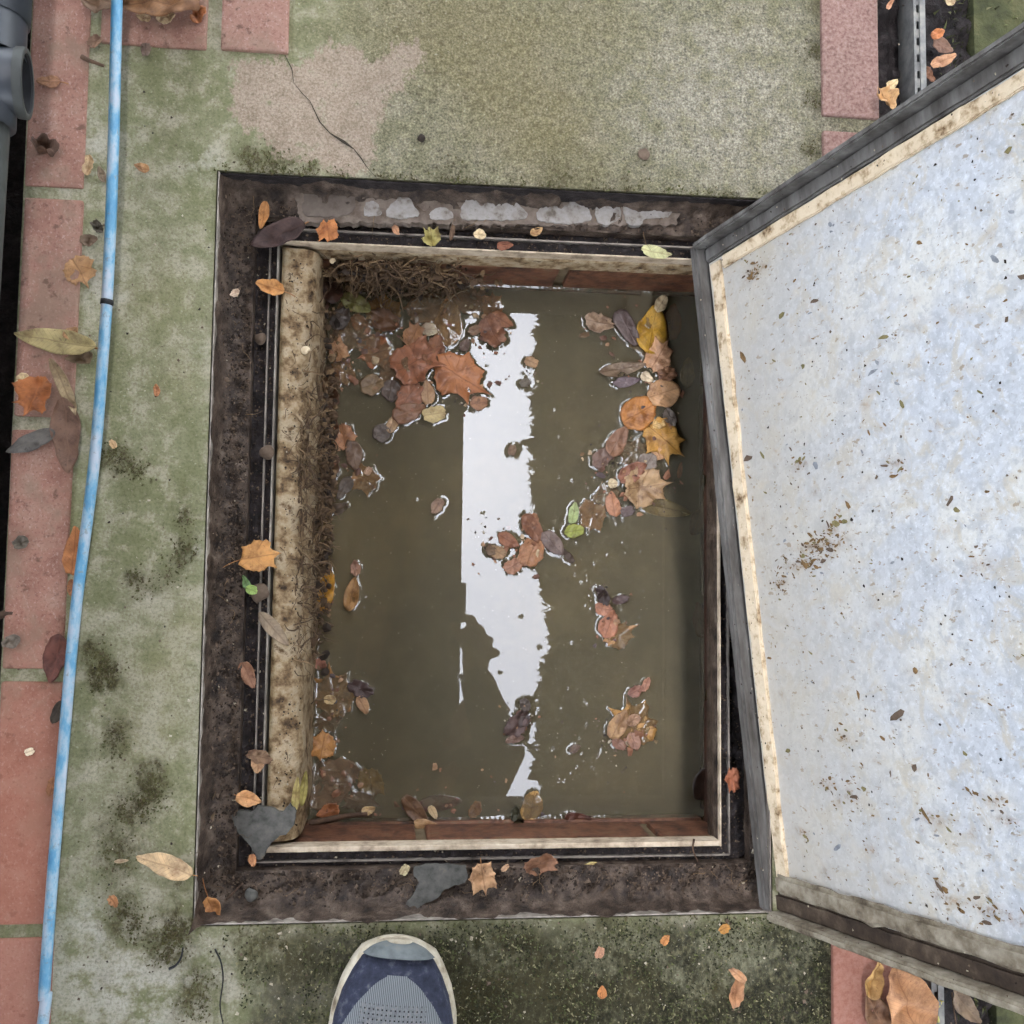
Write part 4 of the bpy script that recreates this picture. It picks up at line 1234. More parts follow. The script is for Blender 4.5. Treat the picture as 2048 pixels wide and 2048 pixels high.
leaf('oval', 143, 666, 30, 40, .7, (178, 138, 100), 'G', 'small tan leaf tucked against the long olive leaf', curl=.3, z=.011)
leaf('maple', 73, 792, 84, 250, .95, (160, 90, 40), 'G', 'rusty orange crumpled lobed leaf on the third left brick', curl=.5, fold=.3, z=.012)
leaf('round', 46, 762, 30, 60, .8, (214, 194, 156), 'G', 'pale round leaf at the dark gap beside the rusty leaf', curl=.3, z=.010)
leaf('lance', 130, 776, 118, 296, .2, (156, 140, 112), 'G', 'narrow grey green leaf beside the rusty lobed leaf', curl=.15, fold=.3, z=.007)
leaf('lance', 134, 872, 142, 276, .36, (118, 88, 76), 'G', 'long brown pointed leaf hanging over the brick joint left of the hose', curl=.2, fold=.2, z=.008)
leaf('lance', 64, 884, 96, 205, .34, (88, 88, 92), 'G', 'dark blue grey leaf reaching into the black gap on the left', curl=.2, fold=.2, z=.009)
leaf('round', 44, 1085, 30, 30, .75, (96, 92, 88), 'G', 'small grey curled leaf on the brick at the dark gap', curl=.6, fold=.3)
leaf('oval', 148, 1106, 84, 86, .42, (180, 112, 62), 'G', 'orange leaf pinned under the left side of the hose', curl=.2, z=.004)
leaf('ragged', 146, 1176, 34, 100, .6, (176, 116, 74), 'G', 'small orange scrap under the hose below the pinned leaf', curl=.2, z=.004)
leaf('oval', 115, 1311, 78, 262, .56, (104, 56, 48), 'G', 'dark red brown oval leaf touching the hose at a brick joint', curl=.2, fold=.12)
leaf('oval', 115, 1424, 40, 250, .55, (58, 50, 40), 'G', 'small blackish leaf against the hose below the red brown one', curl=.3)
leaf('oval', 27, 1283, 34, 200, .7, (112, 106, 104), 'G', 'grey curled leaf at the left border on the brick', curl=.6, fold=.3)
leaf('ragged', 59, 1503, 18, 20, .8, (228, 220, 206), 'G', 'tiny white shard on the fourth left brick', curl=.1)
leaf('ragged', 104, 1574, 36, 80, .5, (164, 108, 72), 'G', 'small brown scrap squeezed beside the hose on the brick edge', curl=.2, z=.004)
leaf('oval', 336, 1732, 96, 160, .42, (212, 186, 152), 'G', 'pale cream leaf with a brown end on the concrete near the frame', curl=.15, fold=.15, stem=.15)
leaf('ragged', 227, 1802, 26, 300, .6, (190, 132, 90), 'G', 'small orange scrap on the mossy concrete near the hose', curl=.3)
leaf('lance', 243, 1722, 26, 5, .28, (206, 190, 166), 'G', 'thin cream splinter leaf on the mossy concrete', curl=.1)
leaf('ragged', 314, 782, 24, 100, .5, (180, 118, 76), 'G', 'tiny orange scrap in the middle of the left concrete strip', curl=.2)
leaf('ragged', 226, 888, 20, 120, .6, (208, 176, 138), 'G', 'tiny cream scrap on a dark moss spot by the hose', curl=.2)
# --- near slab
leaf('ragged', 1330, 1880, 22, 240, .7, (196, 132, 72), 'G', 'tiny orange leaf near the frame on the mossy near slab', curl=.3)
leaf('oval', 1204, 1984, 24, 95, .7, (202, 128, 66), 'G', 'tiny bright orange oval leaf right of the shoe', curl=.15)
leaf('ragged', 1199, 1905, 22, 70, .8, (192, 142, 118), 'G', 'tiny pinkish leaf scrap right of the shoe', curl=.2)
leaf('oval', 1472, 1985, 56, 80, .5, (176, 126, 90), 'G', 'tan leaf standing near the right brick on the mossy slab', curl=.4, fold=.2)
leaf('oval', 1474, 1948, 42, 140, .4, (196, 150, 116), 'G', 'pale curled leaf above the tan one near the right brick', curl=.6, fold=.2, z=.008)
leaf('ragged', 1448, 1857, 24, 20, .7, (196, 140, 60), 'G', 'tiny yellow orange scrap below the cover corner', curl=.2)
# --- right soil strips
leaf('lance', 1746, 1957, 72, 75, .5, (202, 162, 96), 'R', 'yellowed curled leaf at the brick edge under the cover', curl=.5, fold=.35, z=.008)
leaf('oval', 1814, 2012, 150, 108, .66, (190, 138, 98), 'R', 'large tan leaf over the bricks at the bottom right', curl=.3, fold=.25, z=.010)
leaf('oval', 1752, 2026, 76, 120, .7, (128, 92, 68), 'R', 'brown leaf tucked beneath the large tan leaf', curl=.3, z=.006)
leaf('lance', 1871, 2016, 42, 70, .4, (190, 192, 104), 'R', 'yellow green curled leaf on the black soil at the bottom', curl=.7, fold=.2, z=.0)
leaf('oval', 1926, 2008, 76, 310, .5, (116, 100, 86), 'R', 'grey brown leaf on black soil under the cover edge', curl=.3, fold=.2, z=.0)
leaf('oval', 1874, 68, 32, 30, .65, (196, 118, 66), 'R', 'orange leaf beside the slotted channel at the top right', curl=.3, z=.0)
leaf('oval', 1884, 123, 58, 25, .42, (196, 146, 112), 'R', 'tan pointed leaf beside the channel above the cover', curl=.2, fold=.2, z=.0)
leaf('oval', 1884, 92, 44, 330, .7, (132, 100, 88), 'R', 'wet brown leaf between the orange and tan leaves by the channel', curl=.15, z=-.006)
leaf('maple', 1772, 200, 66, 120, .8, (204, 164, 116), 'R', 'cream curled lobed leaf on the right brick edge above the cover', curl=.8, fold=.3, z=.010)
leaf('oval', 1783, 170, 28, 40, .7, (222, 206, 162), 'R', 'pale cream leaf above the curled lobed leaf', curl=.3, z=.006)
leaf('lance', 1779, 10, 34, 60, .3, (196, 142, 112), 'R', 'thin pinkish leaf on the black soil at the top', curl=.4, z=-.002)
leaf('round', 1900, 3, 24, 10, .8, (206, 190, 156), 'R', 'small cream leaf at the top edge beyond the channel', curl=.2, z=.0)
leaf('ragged', 1856, 150, 40, 300, .5, (136, 92, 70), 'R', 'brown scrap leaning on the channel just above the cover', curl=.4, z=-.004)
# --- on the frame
leaf('lance', 527, 432, 58, 262, .34, (196, 134, 72), 'T', 'narrow orange leaf on the far left corner soil', curl=.3, fold=.2, z=-.020)
leaf('lance', 556, 470, 112, 205, .42, (70, 50, 50), 'T', 'glossy dark brown curled leaf at the far left corner of the frame', curl=.3, fold=.25, z=-.018, stem=.12)
leaf('maple', 656, 462, 56, 280, .95, (198, 124, 68), 'T', 'bright orange lobed leaf on the far sealing rail', curl=.25, fold=.1, z=-.026)
leaf('maple', 863, 476, 48, 100, .9, (168, 164, 98), 'T', 'crumpled yellow green leaf on the far sealing rail', curl=.6, fold=.3, z=-.028)
leaf('round', 960, 470, 24, 0, .9, (222, 208, 178), 'T', 'small cream curled leaf on the far groove', curl=.3, z=-.032)
leaf('oval', 1072, 464, 28, 30, .6, (210, 172, 124), 'T', 'small tan leaf in the far groove below the white cement', curl=.3, z=-.032)
leaf('oval', 1008, 492, 32, 10, .6, (142, 86, 66), 'T', 'small red brown leaf between far rail and lip', curl=.3, z=-.034)
leaf('oval', 792, 460, 20, 300, .7, (200, 150, 120), 'T', 'tiny pinkish leaf in the far groove', curl=.2, z=-.034)
leaf('lance', 905, 462, 46, 80, .2, (120, 96, 80), 'T', 'thin brown leaf standing across the far rail', curl=.4, z=-.030)
leaf('oval', 1311, 505, 58, 350, .42, (198, 208, 164), 'T', 'pale green leaf resting on the far lip near the cover', curl=.15, fold=.1, z=-.034)
leaf('oval', 542, 575, 50, 165, .62, (206, 146, 82), 'T', 'orange tan leaf with a stalk on the left sealing rail', curl=.35, fold=.2, stem=.5, z=-.028)
leaf('ragged', 470, 586, 20, 40, .7, (222, 206, 196), 'T', 'tiny white shard on the left ledge soil', curl=.2, z=-.024)
leaf('maple', 519, 1113, 82, 10, .92, (208, 150, 84), 'T', 'golden tan maple leaf with a stalk lying across the left rail', curl=.12, fold=.05, stem=.5, z=-.027)
leaf('round', 503, 1180, 24, 340, .8, (142, 186, 96), 'T', 'small bright green leaf in the left groove', curl=.3, z=-.026)
leaf('oval', 492, 1166, 26, 110, .5, (98, 142, 92), 'T', 'dark green sprout leaf in the left groove', curl=.3, z=-.028)
leaf('lance', 548, 1258, 84, 312, .32, (142, 128, 114), 'T', 'grey pointed leaf bridging the groove onto the tan haunch', curl=.15, fold=.2, z=-.032)
leaf('oval', 496, 1348, 52, 298, .52, (150, 106, 84), 'T', 'brown leaf lying on the left rail below the grey leaf', curl=.25, fold=.2, z=-.032)
leaf('ragged', 518, 1513, 50, 350, .5, (138, 110, 88), 'T', 'brown curled leaf across the left rail near the slate', curl=.4, z=-.030)
leaf('oval', 516, 1528, 30, 270, .8, (196, 158, 124), 'T', 'small pale tan leaf beneath the brown curled leaf', curl=.3, z=-.032)
leaf('oval', 497, 1596, 46, 345, .6, (216, 162, 112), 'T', 'bright tan leaf beside the top of the triangular slate', curl=.35, fold=.2, stem=.15, z=-.028)
leaf('lance', 592, 1590, 70, 86, .2, (186, 178, 110), 'T', 'yellow green narrow leaf standing at the chamber edge by the slate', curl=.2, z=-.046)
leaf('lance', 608, 1576, 66, 84, .22, (160, 156, 84), 'T', 'olive narrow leaf on the near end of the haunch', curl=.15, z=-.07)
leaf('oval', 424, 1818, 50, 290, .7, (212, 150, 92), 'T', 'orange tan leaf with a long stalk at the near left corner', curl=.25, fold=.15, stem=.9, z=-.016)
leaf('ragged', 412, 1605, 60, 275, .22, (110, 96, 84), 'T', 'grey brown bark-like leaf on the left ledge', curl=.2, z=-.026)
leaf('lance', 419, 1650, 54, 70, .16, (136, 120, 104), 'T', 'thin pale stalk-like leaf on the left ledge near the corner', curl=.2, z=-.026)
leaf('maple', 966, 1754, 70, 280, .9, (200, 158, 122), 'T', 'tan fan-shaped leaf beside the long slate', curl=.25, fold=.1, z=-.020, stem=.2)
leaf('maple', 1080, 1728, 84, 15, .6, (146, 104, 82), 'T', 'brown curled lobed leaf lying over the near rail', curl=.4, fold=.25, z=-.028)
leaf('ragged', 809, 1739, 22, 60, .8, (208, 204, 170), 'T', 'cream scrap above the long slate in the near groove', curl=.2, z=-.030)
leaf('lance', 1176, 1730, 36, 20, .2, (196, 182, 120), 'T', 'thin yellow leaf in the near groove', curl=.3, z=-.034)
leaf('ragged', 1010, 1736, 20, 45, .5, (204, 168, 140), 'T', 'tiny pink leaf beside the tan fan leaf', curl=.2, z=-.022)
leaf('ragged', 505, 1720, 24, 280, .6, (188, 130, 90), 'T', 'small orange scrap below the triangular slate', curl=.2, z=-.026)
leaf('maple', 1466, 1560, 60, 280, .6, (150, 84, 56), 'T', 'rusty leaf in the dark gap between frame and cover', curl=.2, z=-.036)
# --- in the water: far left raft
leaf('oval', 711, 606, 60, 340, .62, (138, 140, 72), 'W', 'olive green oval leaf floating in the far left corner', curl=.1)
leaf('oval', 661, 578, 74, 70, .66, (76, 50, 42), 'W', 'dark brown leaf standing at the far left corner above the water', z=ZW + .022, curl=.4, tilt=(.3, .5))
leaf('maple', 766, 628, 92, 255, .95, (190, 128, 46), 'S', 'sunken yellow orange leaf beside the olive oval leaf')
leaf('ragged', 722, 650, 52, 310, .55, (176, 104, 60), 'S', 'sunken orange scrap below the olive oval leaf', z=ZW - .002)
leaf('maple', 752, 706, 86, 200, .95, (176, 104, 60), 'S', 'sunken rust leaf in the middle of the far left raft', z=ZW - .002)
leaf('maple', 676, 700, 56, 120, .8, (196, 150, 116), 'W', 'pinkish tan curled leaf floating near the haunch on the left', curl=.5)
leaf('ragged', 688, 742, 54, 300, .8, (176, 116, 58), 'S', 'sunken orange brown leaf below the pinkish tan one', z=ZW - .002)
leaf('maple', 833, 722, 116, 30, .85, (164, 104, 78), 'W', 'large red brown leaf in the middle of the raft', curl=.3, fold=.06)
leaf('maple', 828, 670, 62, 70, .8, (176, 128, 96), 'W', 'light brown leaf at the far edge of the raft', curl=.4)
leaf('maple', 918, 752, 118, 330, .92, (188, 118, 74), 'W', 'large orange maple leaf at the edge of the sky reflection', curl=.15, fold=.05)
leaf('round', 744, 769, 48, 20, .85, (136, 112, 82), 'W', 'olive brown round leaf at the near left of the raft')
leaf('round', 782, 781, 44, 80, .85, (92, 78, 76), 'W', 'dark grey round leaf ringed with bright water in the raft')
leaf('ragged', 818, 792, 66, 60, .75, (160, 104, 82), 'W', 'red brown torn leaf below the large red brown one', curl=.2)
leaf('oval', 855, 786, 44, 95, .62, (190, 152, 118), 'W', 'pale tan oval leaf left of the large orange maple leaf')
leaf('round', 858, 659, 32, 0, .85, (208, 200, 180), 'W', 'cream round leaf at the far side of the raft')
leaf('ragged', 868, 828, 46, 10, .75, (212, 196, 144), 'W', 'pale yellow ragged leaf at the near edge of the raft')
leaf('oval', 815, 826, 64, 20, .6, (144, 102, 80), 'W', 'brown leaf beside the pale yellow ragged leaf')
leaf('oval', 785, 847, 38, 70, .55, (196, 164, 134), 'W', 'small cream oval leaf at the near tip of the raft')
leaf('round', 764, 866, 38, 30, .9, (94, 84, 84), 'W', 'dark grey leaf at the nearest tip of the raft')
leaf('maple', 688, 873, 60, 100, .9, (192, 136, 102), 'W', 'tan maple leaf floating against the roots on the left', curl=.3)
leaf('oval', 898, 648, 92, 88, .6, (196, 134, 62), 'S', 'sunken orange leaf above the large orange maple leaf', z=ZW - .002)
leaf('ragged', 985, 664, 62, 300, .8, (152, 104, 84), 'W', 'brown leaf cluster at the far end of the sky reflection', curl=.4)
leaf('ragged', 950, 660, 26, 30, .8, (140, 110, 92), 'W', 'tiny brown scrap in the sky reflection near the far end')
leaf('maple', 984, 614, 66, 90, .8, (174, 110, 66), 'S', 'sunken orange leaf at the far wall above the sky reflection', z=ZW - .002)
leaf('oval', 1002, 640, 46, 330, .6, (164, 108, 80), 'W', 'rust oval leaf right of the brown cluster at the far end')
leaf('oval', 680, 636, 50, 60, .7, (72, 60, 58), 'W', 'blackish wet leaf left of the olive oval leaf')
leaf('ragged', 958, 806, 36, 10, .7, (176, 128, 100), 'W', 'small tan scrap at the tip of the large orange maple leaf')
leaf('round', 951, 744 + 56, 18, 0, .9, (150, 108, 86), 'W', 'tiny brown leaf below the tip of the large orange maple leaf')
leaf('oval', 930, 690, 26, 60, .7, (112, 92, 88), 'W', 'tiny dark leaf above the large orange maple leaf')
# --- left side of the water
leaf('oval', 708, 908, 56, 280, .6, (126, 100, 86), 'W', 'grey brown leaf below the tan maple leaf on the left')
leaf('maple', 730, 958, 72, 320, .85, (186, 128, 66), 'S', 'half sunken golden maple leaf near the roots', z=ZW - .0022, stem=.3)
leaf('oval', 690, 974, 46, 240, .5, (96, 86, 82), 'W', 'dark grey leaf below the half sunken golden one')
leaf('ragged', 736, 942, 18, 60, .8, (200, 164, 144), 'W', 'tiny pink scrap on the half sunken golden leaf')
leaf('ragged', 874, 1012, 36, 240, .6, (168, 140, 128), 'W', 'small pinkish cluster alone left of the sky reflection', curl=.5)
leaf('oval', 648, 1184, 76, 72, .52, (220, 158, 36), 'W', 'bright yellow leaf at the water edge on the left', curl=.35, fold=.12)
leaf('lance', 704, 1188, 66, 80, .42, (186, 142, 92), 'W', 'tan curled narrow leaf floating right of the bright yellow one', curl=.6, fold=.1)
leaf('ragged', 711, 1136, 32, 90, .6, (168, 124, 106), 'W', 'small pinkish scrap above the tan narrow leaf')
leaf('oval', 653, 1140, 34, 100, .5, (160, 124, 96), 'W', 'small tan curl above the bright yellow leaf', curl=.6)
leaf('ragged', 638, 1328, 28, 0, .8, (178, 116, 100), 'W', 'small pink leaf at the haunch on the left')
# --- near left
leaf('maple', 668, 1388, 108, 100, .85, (160, 112, 54), 'S', 'large sunken golden brown leaf near the haunch', z=ZW - .0018)
leaf('ragged', 720, 1378, 52, 340, .55, (84, 66, 72), 'W', 'dark purple leaf on the large golden brown one', curl=.3)
leaf('round', 660, 1399, 24, 0, .75, (216, 190, 140), 'W', 'small cream leaf on the large golden brown one')
leaf('oval', 725, 1408, 36, 300, .62, (200, 158, 124), 'W', 'small pinkish tan leaf right of the large golden brown one')
leaf('maple', 646, 1492, 64, 260, .9, (204, 146, 82), 'W', 'orange tan round lobed leaf beside the haunch', curl=.1)
leaf('ragged', 678, 1544, 74, 350, .7, (150, 100, 84), 'S', 'sunken pinkish brown leaf in the near left corner', z=ZW - .002)
leaf('maple', 742, 1566, 72, 280, .85, (158, 128, 62), 'S', 'sunken olive yellow leaf in the near left part', z=ZW - .004)
leaf('oval', 655, 1588, 84, 20, .6, (136, 86, 66), 'S', 'sunken brown leaf at the near left wall', z=ZW - .002)
leaf('ragged', 658, 1624, 44, 20, .7, (190, 116, 70), 'W', 'orange leaf at the near wall left end', curl=.2)
leaf('oval', 736, 1621, 28, 20, .6, (222, 194, 148), 'W', 'small cream leaf on the dark twig')
leaf('lance', 880, 1606, 84, 5, .36, (104, 50, 38), 'S', 'dark red sunken leaf at the near wall', z=ZW - .0015)
leaf('oval', 830, 1620, 66, 310, .5, (130, 98, 76), 'W', 'brown folded leaf leaning on the near wall', curl=.4, fold=.3)
leaf('oval', 866, 1624, 26, 300, .55, (224, 200, 164), 'W', 'small cream leaf on the dark red sunken leaf')
leaf('oval', 852, 1650, 46, 350, .45, (206, 166, 124), 'W', 'pale tan leaf stuck on the near wall brick', z=ZW + .014, curl=.2)
leaf('ragged', 951, 1618, 36, 60, .6, (192, 116, 56), 'S', 'sunken orange leaf at the middle of the near wall', z=ZW - .0015)
leaf('oval', 1064, 1612, 54, 80, .75, (196, 152, 80), 'S', 'golden leaf at the near end of the sky reflection', z=ZW - .0012)
leaf('ragged', 1030, 1628, 30, 80, .5, (60, 62, 46), 'W', 'small dark tuft-like leaf at the near wall', curl=.6)
leaf('lance', 1156, 1635, 54, 355, .34, (92, 48, 36), 'W', 'dark red leaf along the near wall right of the golden one', curl=.2)
# --- right side of the water
leaf('ragged', 1198, 646, 62, 350, .6, (176, 152, 136), 'W', 'pale ragged leaf cluster near the far right wall', curl=.35)
leaf('oval', 1254, 654, 80, 300, .46, (108, 94, 102), 'W', 'purple grey leaf right of the pale ragged cluster', curl=.12)
leaf('oval', 1304, 660, 92, 80, .66, (206, 158, 30), 'W', 'large yellow leaf in the far right part', curl=.12)
leaf('oval', 1322, 608, 36, 60, .7, (214, 200, 170), 'W', 'pale leaf standing above the large yellow one', curl=.4, z=ZW + .006)
leaf('oval', 1342, 648, 72, 80, .6, (164, 92, 36), 'S', 'sunken orange leaf right of the large yellow one', z=ZW - .004)
leaf('maple', 1317, 712, 80, 60, .85, (206, 158, 124), 'W', 'pinkish tan leaf below the large yellow one', curl=.15)
leaf('round', 1326, 786, 66, 20, .88, (208, 162, 122), 'W', 'round tan leaf with a ragged edge on the right', curl=.12)
leaf('oval', 1293, 754, 26, 330, .75, (226, 214, 196), 'W', 'small cream oval leaf left of the round tan one')
leaf('oval', 1251, 764, 50, 10, .42, (112, 98, 118), 'W', 'violet grey leaf edged with bright water on the right')
leaf('lance', 1244, 738, 96, 12, .28, (142, 124, 110), 'W', 'long grey brown leaf above the violet grey one', curl=.25)
leaf('ragged', 1334, 748, 40, 0, .7, (148, 104, 78), 'W', 'brown scrap between the pinkish tan and round tan leaves', curl=.4)
leaf('oval', 1375, 746, 60, 85, .5, (142, 130, 84), 'S', 'olive leaf in the shade near the right wall', z=ZW - .0015)
leaf('round', 1278, 826, 76, 30, .86, (204, 130, 54), 'W', 'bright orange round leaf on the right', curl=.08)
leaf('maple', 1326, 878, 108, 320, .8, (206, 152, 62), 'W', 'yellow orange pointed leaf below the bright orange round one', curl=.1)
leaf('round', 1318, 847, 26, 20, .85, (220, 184, 112), 'W', 'small pale yellow leaf lying on the yellow orange pointed one')
leaf('ragged', 1340, 834, 40, 300, .6, (108, 100, 100), 'W', 'dark grey leaf beside the small pale yellow one', curl=.2)
leaf('ragged', 1316, 906, 32, 290, .7, (214, 164, 122), 'W', 'small tan torn leaf at the tip of the yellow orange one')
leaf('oval', 1234, 884, 62, 60, .6, (156, 116, 98), 'W', 'brown leaf left of the yellow orange pointed leaf', curl=.3)
leaf('oval', 1208, 914, 52, 40, .62, (122, 96, 92), 'W', 'dark mauve leaf at the left of the right-hand cluster')
leaf('oval', 1264, 946, 62, 35, .6, (164, 108, 90), 'W', 'reddish brown leaf in the middle of the right-hand cluster', curl=.25)
leaf('round', 1295, 926, 44, 60, .8, (142, 132, 132), 'W', 'grey round leaf ringed with bright water on the right')
leaf('maple', 1288, 974, 112, 10, .82, (188, 156, 120), 'W', 'large pale tan leaf in the right-hand cluster', curl=.2)
leaf('round', 1225, 967, 20, 0, .9, (232, 220, 190), 'W', 'small cream disc-like leaf left of the large pale tan one')
leaf('oval', 1226, 1010, 46, 100, .66, (192, 134, 106), 'W', 'pinkish brown leaf at the near end of the right-hand cluster')
leaf('ragged', 1255, 1022, 28, 20, .8, (104, 90, 100), 'W', 'small dark violet leaf beside the pinkish brown one')
leaf('lance', 1328, 1016, 110, 350, .32, (164, 148, 92), 'S', 'long olive leaf below the large pale tan one', z=ZW - .0015)
leaf('maple', 1184, 1032, 82, 260, .8, (188, 122, 62), 'S', 'sunken orange maple leaf with a thin stalk right of two green leaves', z=ZW - .0022, stem=.5)
leaf('oval', 1147, 1027, 40, 80, .55, (166, 196, 134), 'W', 'pale green leaf, upper of the two small green leaves')
leaf('round', 1148, 1062, 38, 10, .72, (150, 168, 62), 'W', 'green oval leaf, lower of the two small green leaves')
leaf('lance', 1360, 940, 34, 80, .3, (196, 110, 56), 'S', 'orange sliver under water near the right wall', z=ZW - .001)
# --- raft in the middle of the sky reflection
leaf('oval', 1064, 1056, 60, 300, .55, (142, 92, 68), 'W', 'brown folded leaf in the raft crossing the sky reflection', curl=.3, fold=.1)
leaf('ragged', 1062, 1106, 58, 250, .85, (176, 122, 86), 'W', 'tan torn leaf in the raft crossing the sky reflection', curl=.2)
leaf('oval', 1015, 1080, 42, 330, .62, (160, 104, 80), 'W', 'rust leaf at the left of the raft in the sky reflection', curl=.2)
leaf('ragged', 996, 1104, 36, 330, .7, (166, 134, 102), 'W', 'small tan leaf near the left tip of the middle raft')
leaf('round', 982, 1101, 22, 0, .9, (112, 88, 66), 'W', 'tiny dark round leaf at the left tip of the middle raft')
leaf('ragged', 1026, 1132, 38, 30, .8, (176, 126, 104), 'W', 'pinkish brown leaf at the near edge of the middle raft')
leaf('oval', 1105, 1086, 58, 310, .55, (124, 108, 112), 'W', 'mauve grey leaf at the right of the middle raft', curl=.15)
leaf('ragged', 1136, 1112, 36, 310, .35, (72, 56, 48), 'W', 'dark tapering scrap at the right tip of the middle raft')
leaf('ragged', 1062, 1040, 34, 20, .7, (170, 118, 84), 'W', 'small orange brown leaf at the far tip of the middle raft')
leaf('ragged', 1024, 900, 22, 80, .8, (130, 104, 84), 'W', 'tiny brown sprig alone in the sky reflection')
leaf('ragged', 1063, 724, 28, 340, .8, (170, 136, 104), 'W', 'small tan scrap at the right rim of the sky reflection')
leaf('ragged', 1050, 765, 22, 20, .8, (110, 104, 96), 'W', 'tiny grey scrap at the right rim of the sky reflection, nearer than the tan one')
# --- right, lower
leaf('ragged', 1204, 1190, 44, 300, .5, (70, 58, 60), 'W', 'black twiggy scrap above the two pink leaves', curl=.9)
leaf('ragged', 1240, 1200, 34, 20, .5, (92, 74, 80), 'W', 'dark violet scrap right of the black twiggy one', curl=.5)
leaf('ragged', 1207, 1218, 34, 350, .8, (194, 134, 112), 'W', 'small square pink leaf in the right middle')
leaf('oval', 1218, 1250, 54, 70, .7, (186, 124, 100), 'W', 'pink brown leaf below the small square pink one', curl=.2)
leaf('maple', 1240, 1270, 76, 30, .75, (184, 138, 92), 'S', 'half sunken tan leaf beside the pink brown one', z=ZW - .0018)
leaf('ragged', 1272, 1382, 34, 30, .6, (158, 108, 98), 'W', 'small reddish scrap, left of the pair above the star leaf')
leaf('ragged', 1292, 1370, 30, 70, .5, (190, 134, 114), 'W', 'small pink scrap, right of the pair above the star leaf')
leaf('maple', 1266, 1448, 112, 105, .9, (190, 142, 72), 'S', 'sunken yellow star-shaped maple leaf in the near right part', z=ZW - .0018)
leaf('oval', 1237, 1450, 58, 60, .62, (188, 152, 114), 'W', 'tan oval leaf lying on the star-shaped maple leaf')
leaf('oval', 1268, 1482, 36, 290, .7, (170, 128, 116), 'W', 'pinkish leaf at the near side of the star-shaped leaf')
leaf('ragged', 1266, 1440, 30, 30, .7, (178, 142, 122), 'W', 'small pale curl on the star-shaped leaf', curl=.6)
leaf('ragged', 1238, 1488, 34, 320, .6, (148, 108, 98), 'W', 'mauve scrap at the near left of the star-shaped leaf')
leaf('ragged', 1032, 1450, 52, 45, .75, (96, 76, 80), 'W', 'dark mauve leaf with frilled edge by the mirrored head', curl=.4)
leaf('ragged', 1046, 1436, 34, 80, .7, (70, 56, 58), 'W', 'blackish frilled scrap right of the dark mauve leaf', curl=.6)
leaf('ragged', 1050, 1410, 28, 100, .7, (86, 78, 78), 'W', 'small black clover-like scrap above the dark mauve leaf', curl=.4)
leaf('ragged', 1028, 1478, 38, 10, .4, (150, 126, 124), 'W', 'pale frilled scrap below the dark mauve leaf', curl=.7)
leaf('oval', 1396, 1040, 60, 70, .5, (112, 82, 46), 'S', 'dim brown leaf under water at the right wall', z=ZW - .003)
leaf('oval', 1398, 1240, 66, 95, .4, (96, 62, 36), 'S', 'dim rust leaf under water at the right wall lower down', z=ZW - .003)
leaf('oval', 1404, 1570, 60, 80, .6, (52, 34, 24), 'W', 'black leaf in the near right corner of the water')
leaf('ragged', 1150, 1497, 24, 30, .6, (120, 104, 100), 'W', 'tiny grey scrap left of the star-shaped leaf', curl=.4)

# --- soggy mat of older leaves under and between the others
leaf('maple', 705, 668, 96, 40, .85, (128, 84, 54), 'S', 'sunken brown lobed leaf under the far left raft beside the haunch', z=ZW - .003)
leaf('ragged', 852, 616, 82, 10, .7, (150, 96, 52), 'S', 'sunken orange brown leaf at the far wall above the raft', z=ZW - .003)
leaf('oval', 936, 606, 78, 170, .55, (140, 84, 48), 'S', 'sunken rust leaf at the far wall left of the sky reflection', z=ZW - .0035)
leaf('maple', 790, 748, 84, 250, .9, (142, 86, 60), 'S', 'sunken red brown leaf below the large red brown one', z=ZW - .003)
leaf('ragged', 770, 640, 60, 330, .7, (112, 78, 56), 'W', 'torn dark tan leaf right of the olive oval leaf', curl=.4)
leaf('ragged', 868, 702, 64, 70, .6, (150, 100, 74), 'W', 'torn brown leaf between the two large maple leaves', curl=.4)
leaf('ragged', 660, 800, 62, 80, .55, (104, 70, 52), 'W', 'soggy dark leaf against the roots above the tan maple leaf', curl=.5)
leaf('oval', 662, 848, 54, 100, .5, (90, 58, 44), 'W', 'blackish brown leaf caught in the roots left of the tan maple leaf', curl=.5)
leaf('ragged', 664, 760, 52, 60, .6, (128, 92, 66), 'W', 'crumpled tan brown leaf caught in the roots beside the raft', curl=.6)
leaf('ragged', 662, 930, 56, 280, .5, (98, 72, 56), 'W', 'dark crumpled leaf in the roots below the tan maple leaf', curl=.6)
leaf('ragged', 668, 1020, 60, 20, .35, (92, 76, 64), 'W', 'narrow dark scrap reaching out from the roots', curl=.6)
leaf('maple', 655, 1440, 66, 200, .8, (120, 80, 50), 'S', 'sunken dark brown leaf between two orange leaves near the haunch', z=ZW - .003)
leaf('maple', 720, 1604, 80, 160, .7, (110, 68, 46), 'S', 'sunken dark leaf under the wet twig', z=ZW - .003)
leaf('oval', 636, 1555, 60, 80, .5, (96, 66, 46), 'S', 'sunken black brown leaf at the near end of the haunch', z=ZW - .002)
leaf('maple', 1290, 690, 84, 150, .7, (150, 104, 60), 'S', 'sunken amber leaf left of the large yellow one', z=ZW - .003)
leaf('ragged', 1210, 990, 60, 200, .6, (130, 92, 68), 'S', 'sunken brown leaf behind the pinkish brown one', z=ZW - .002)
leaf('maple', 1268, 905, 80, 30, .8, (132, 96, 72), 'S', 'sunken tan brown leaf under the right-hand cluster', z=ZW - .0025)
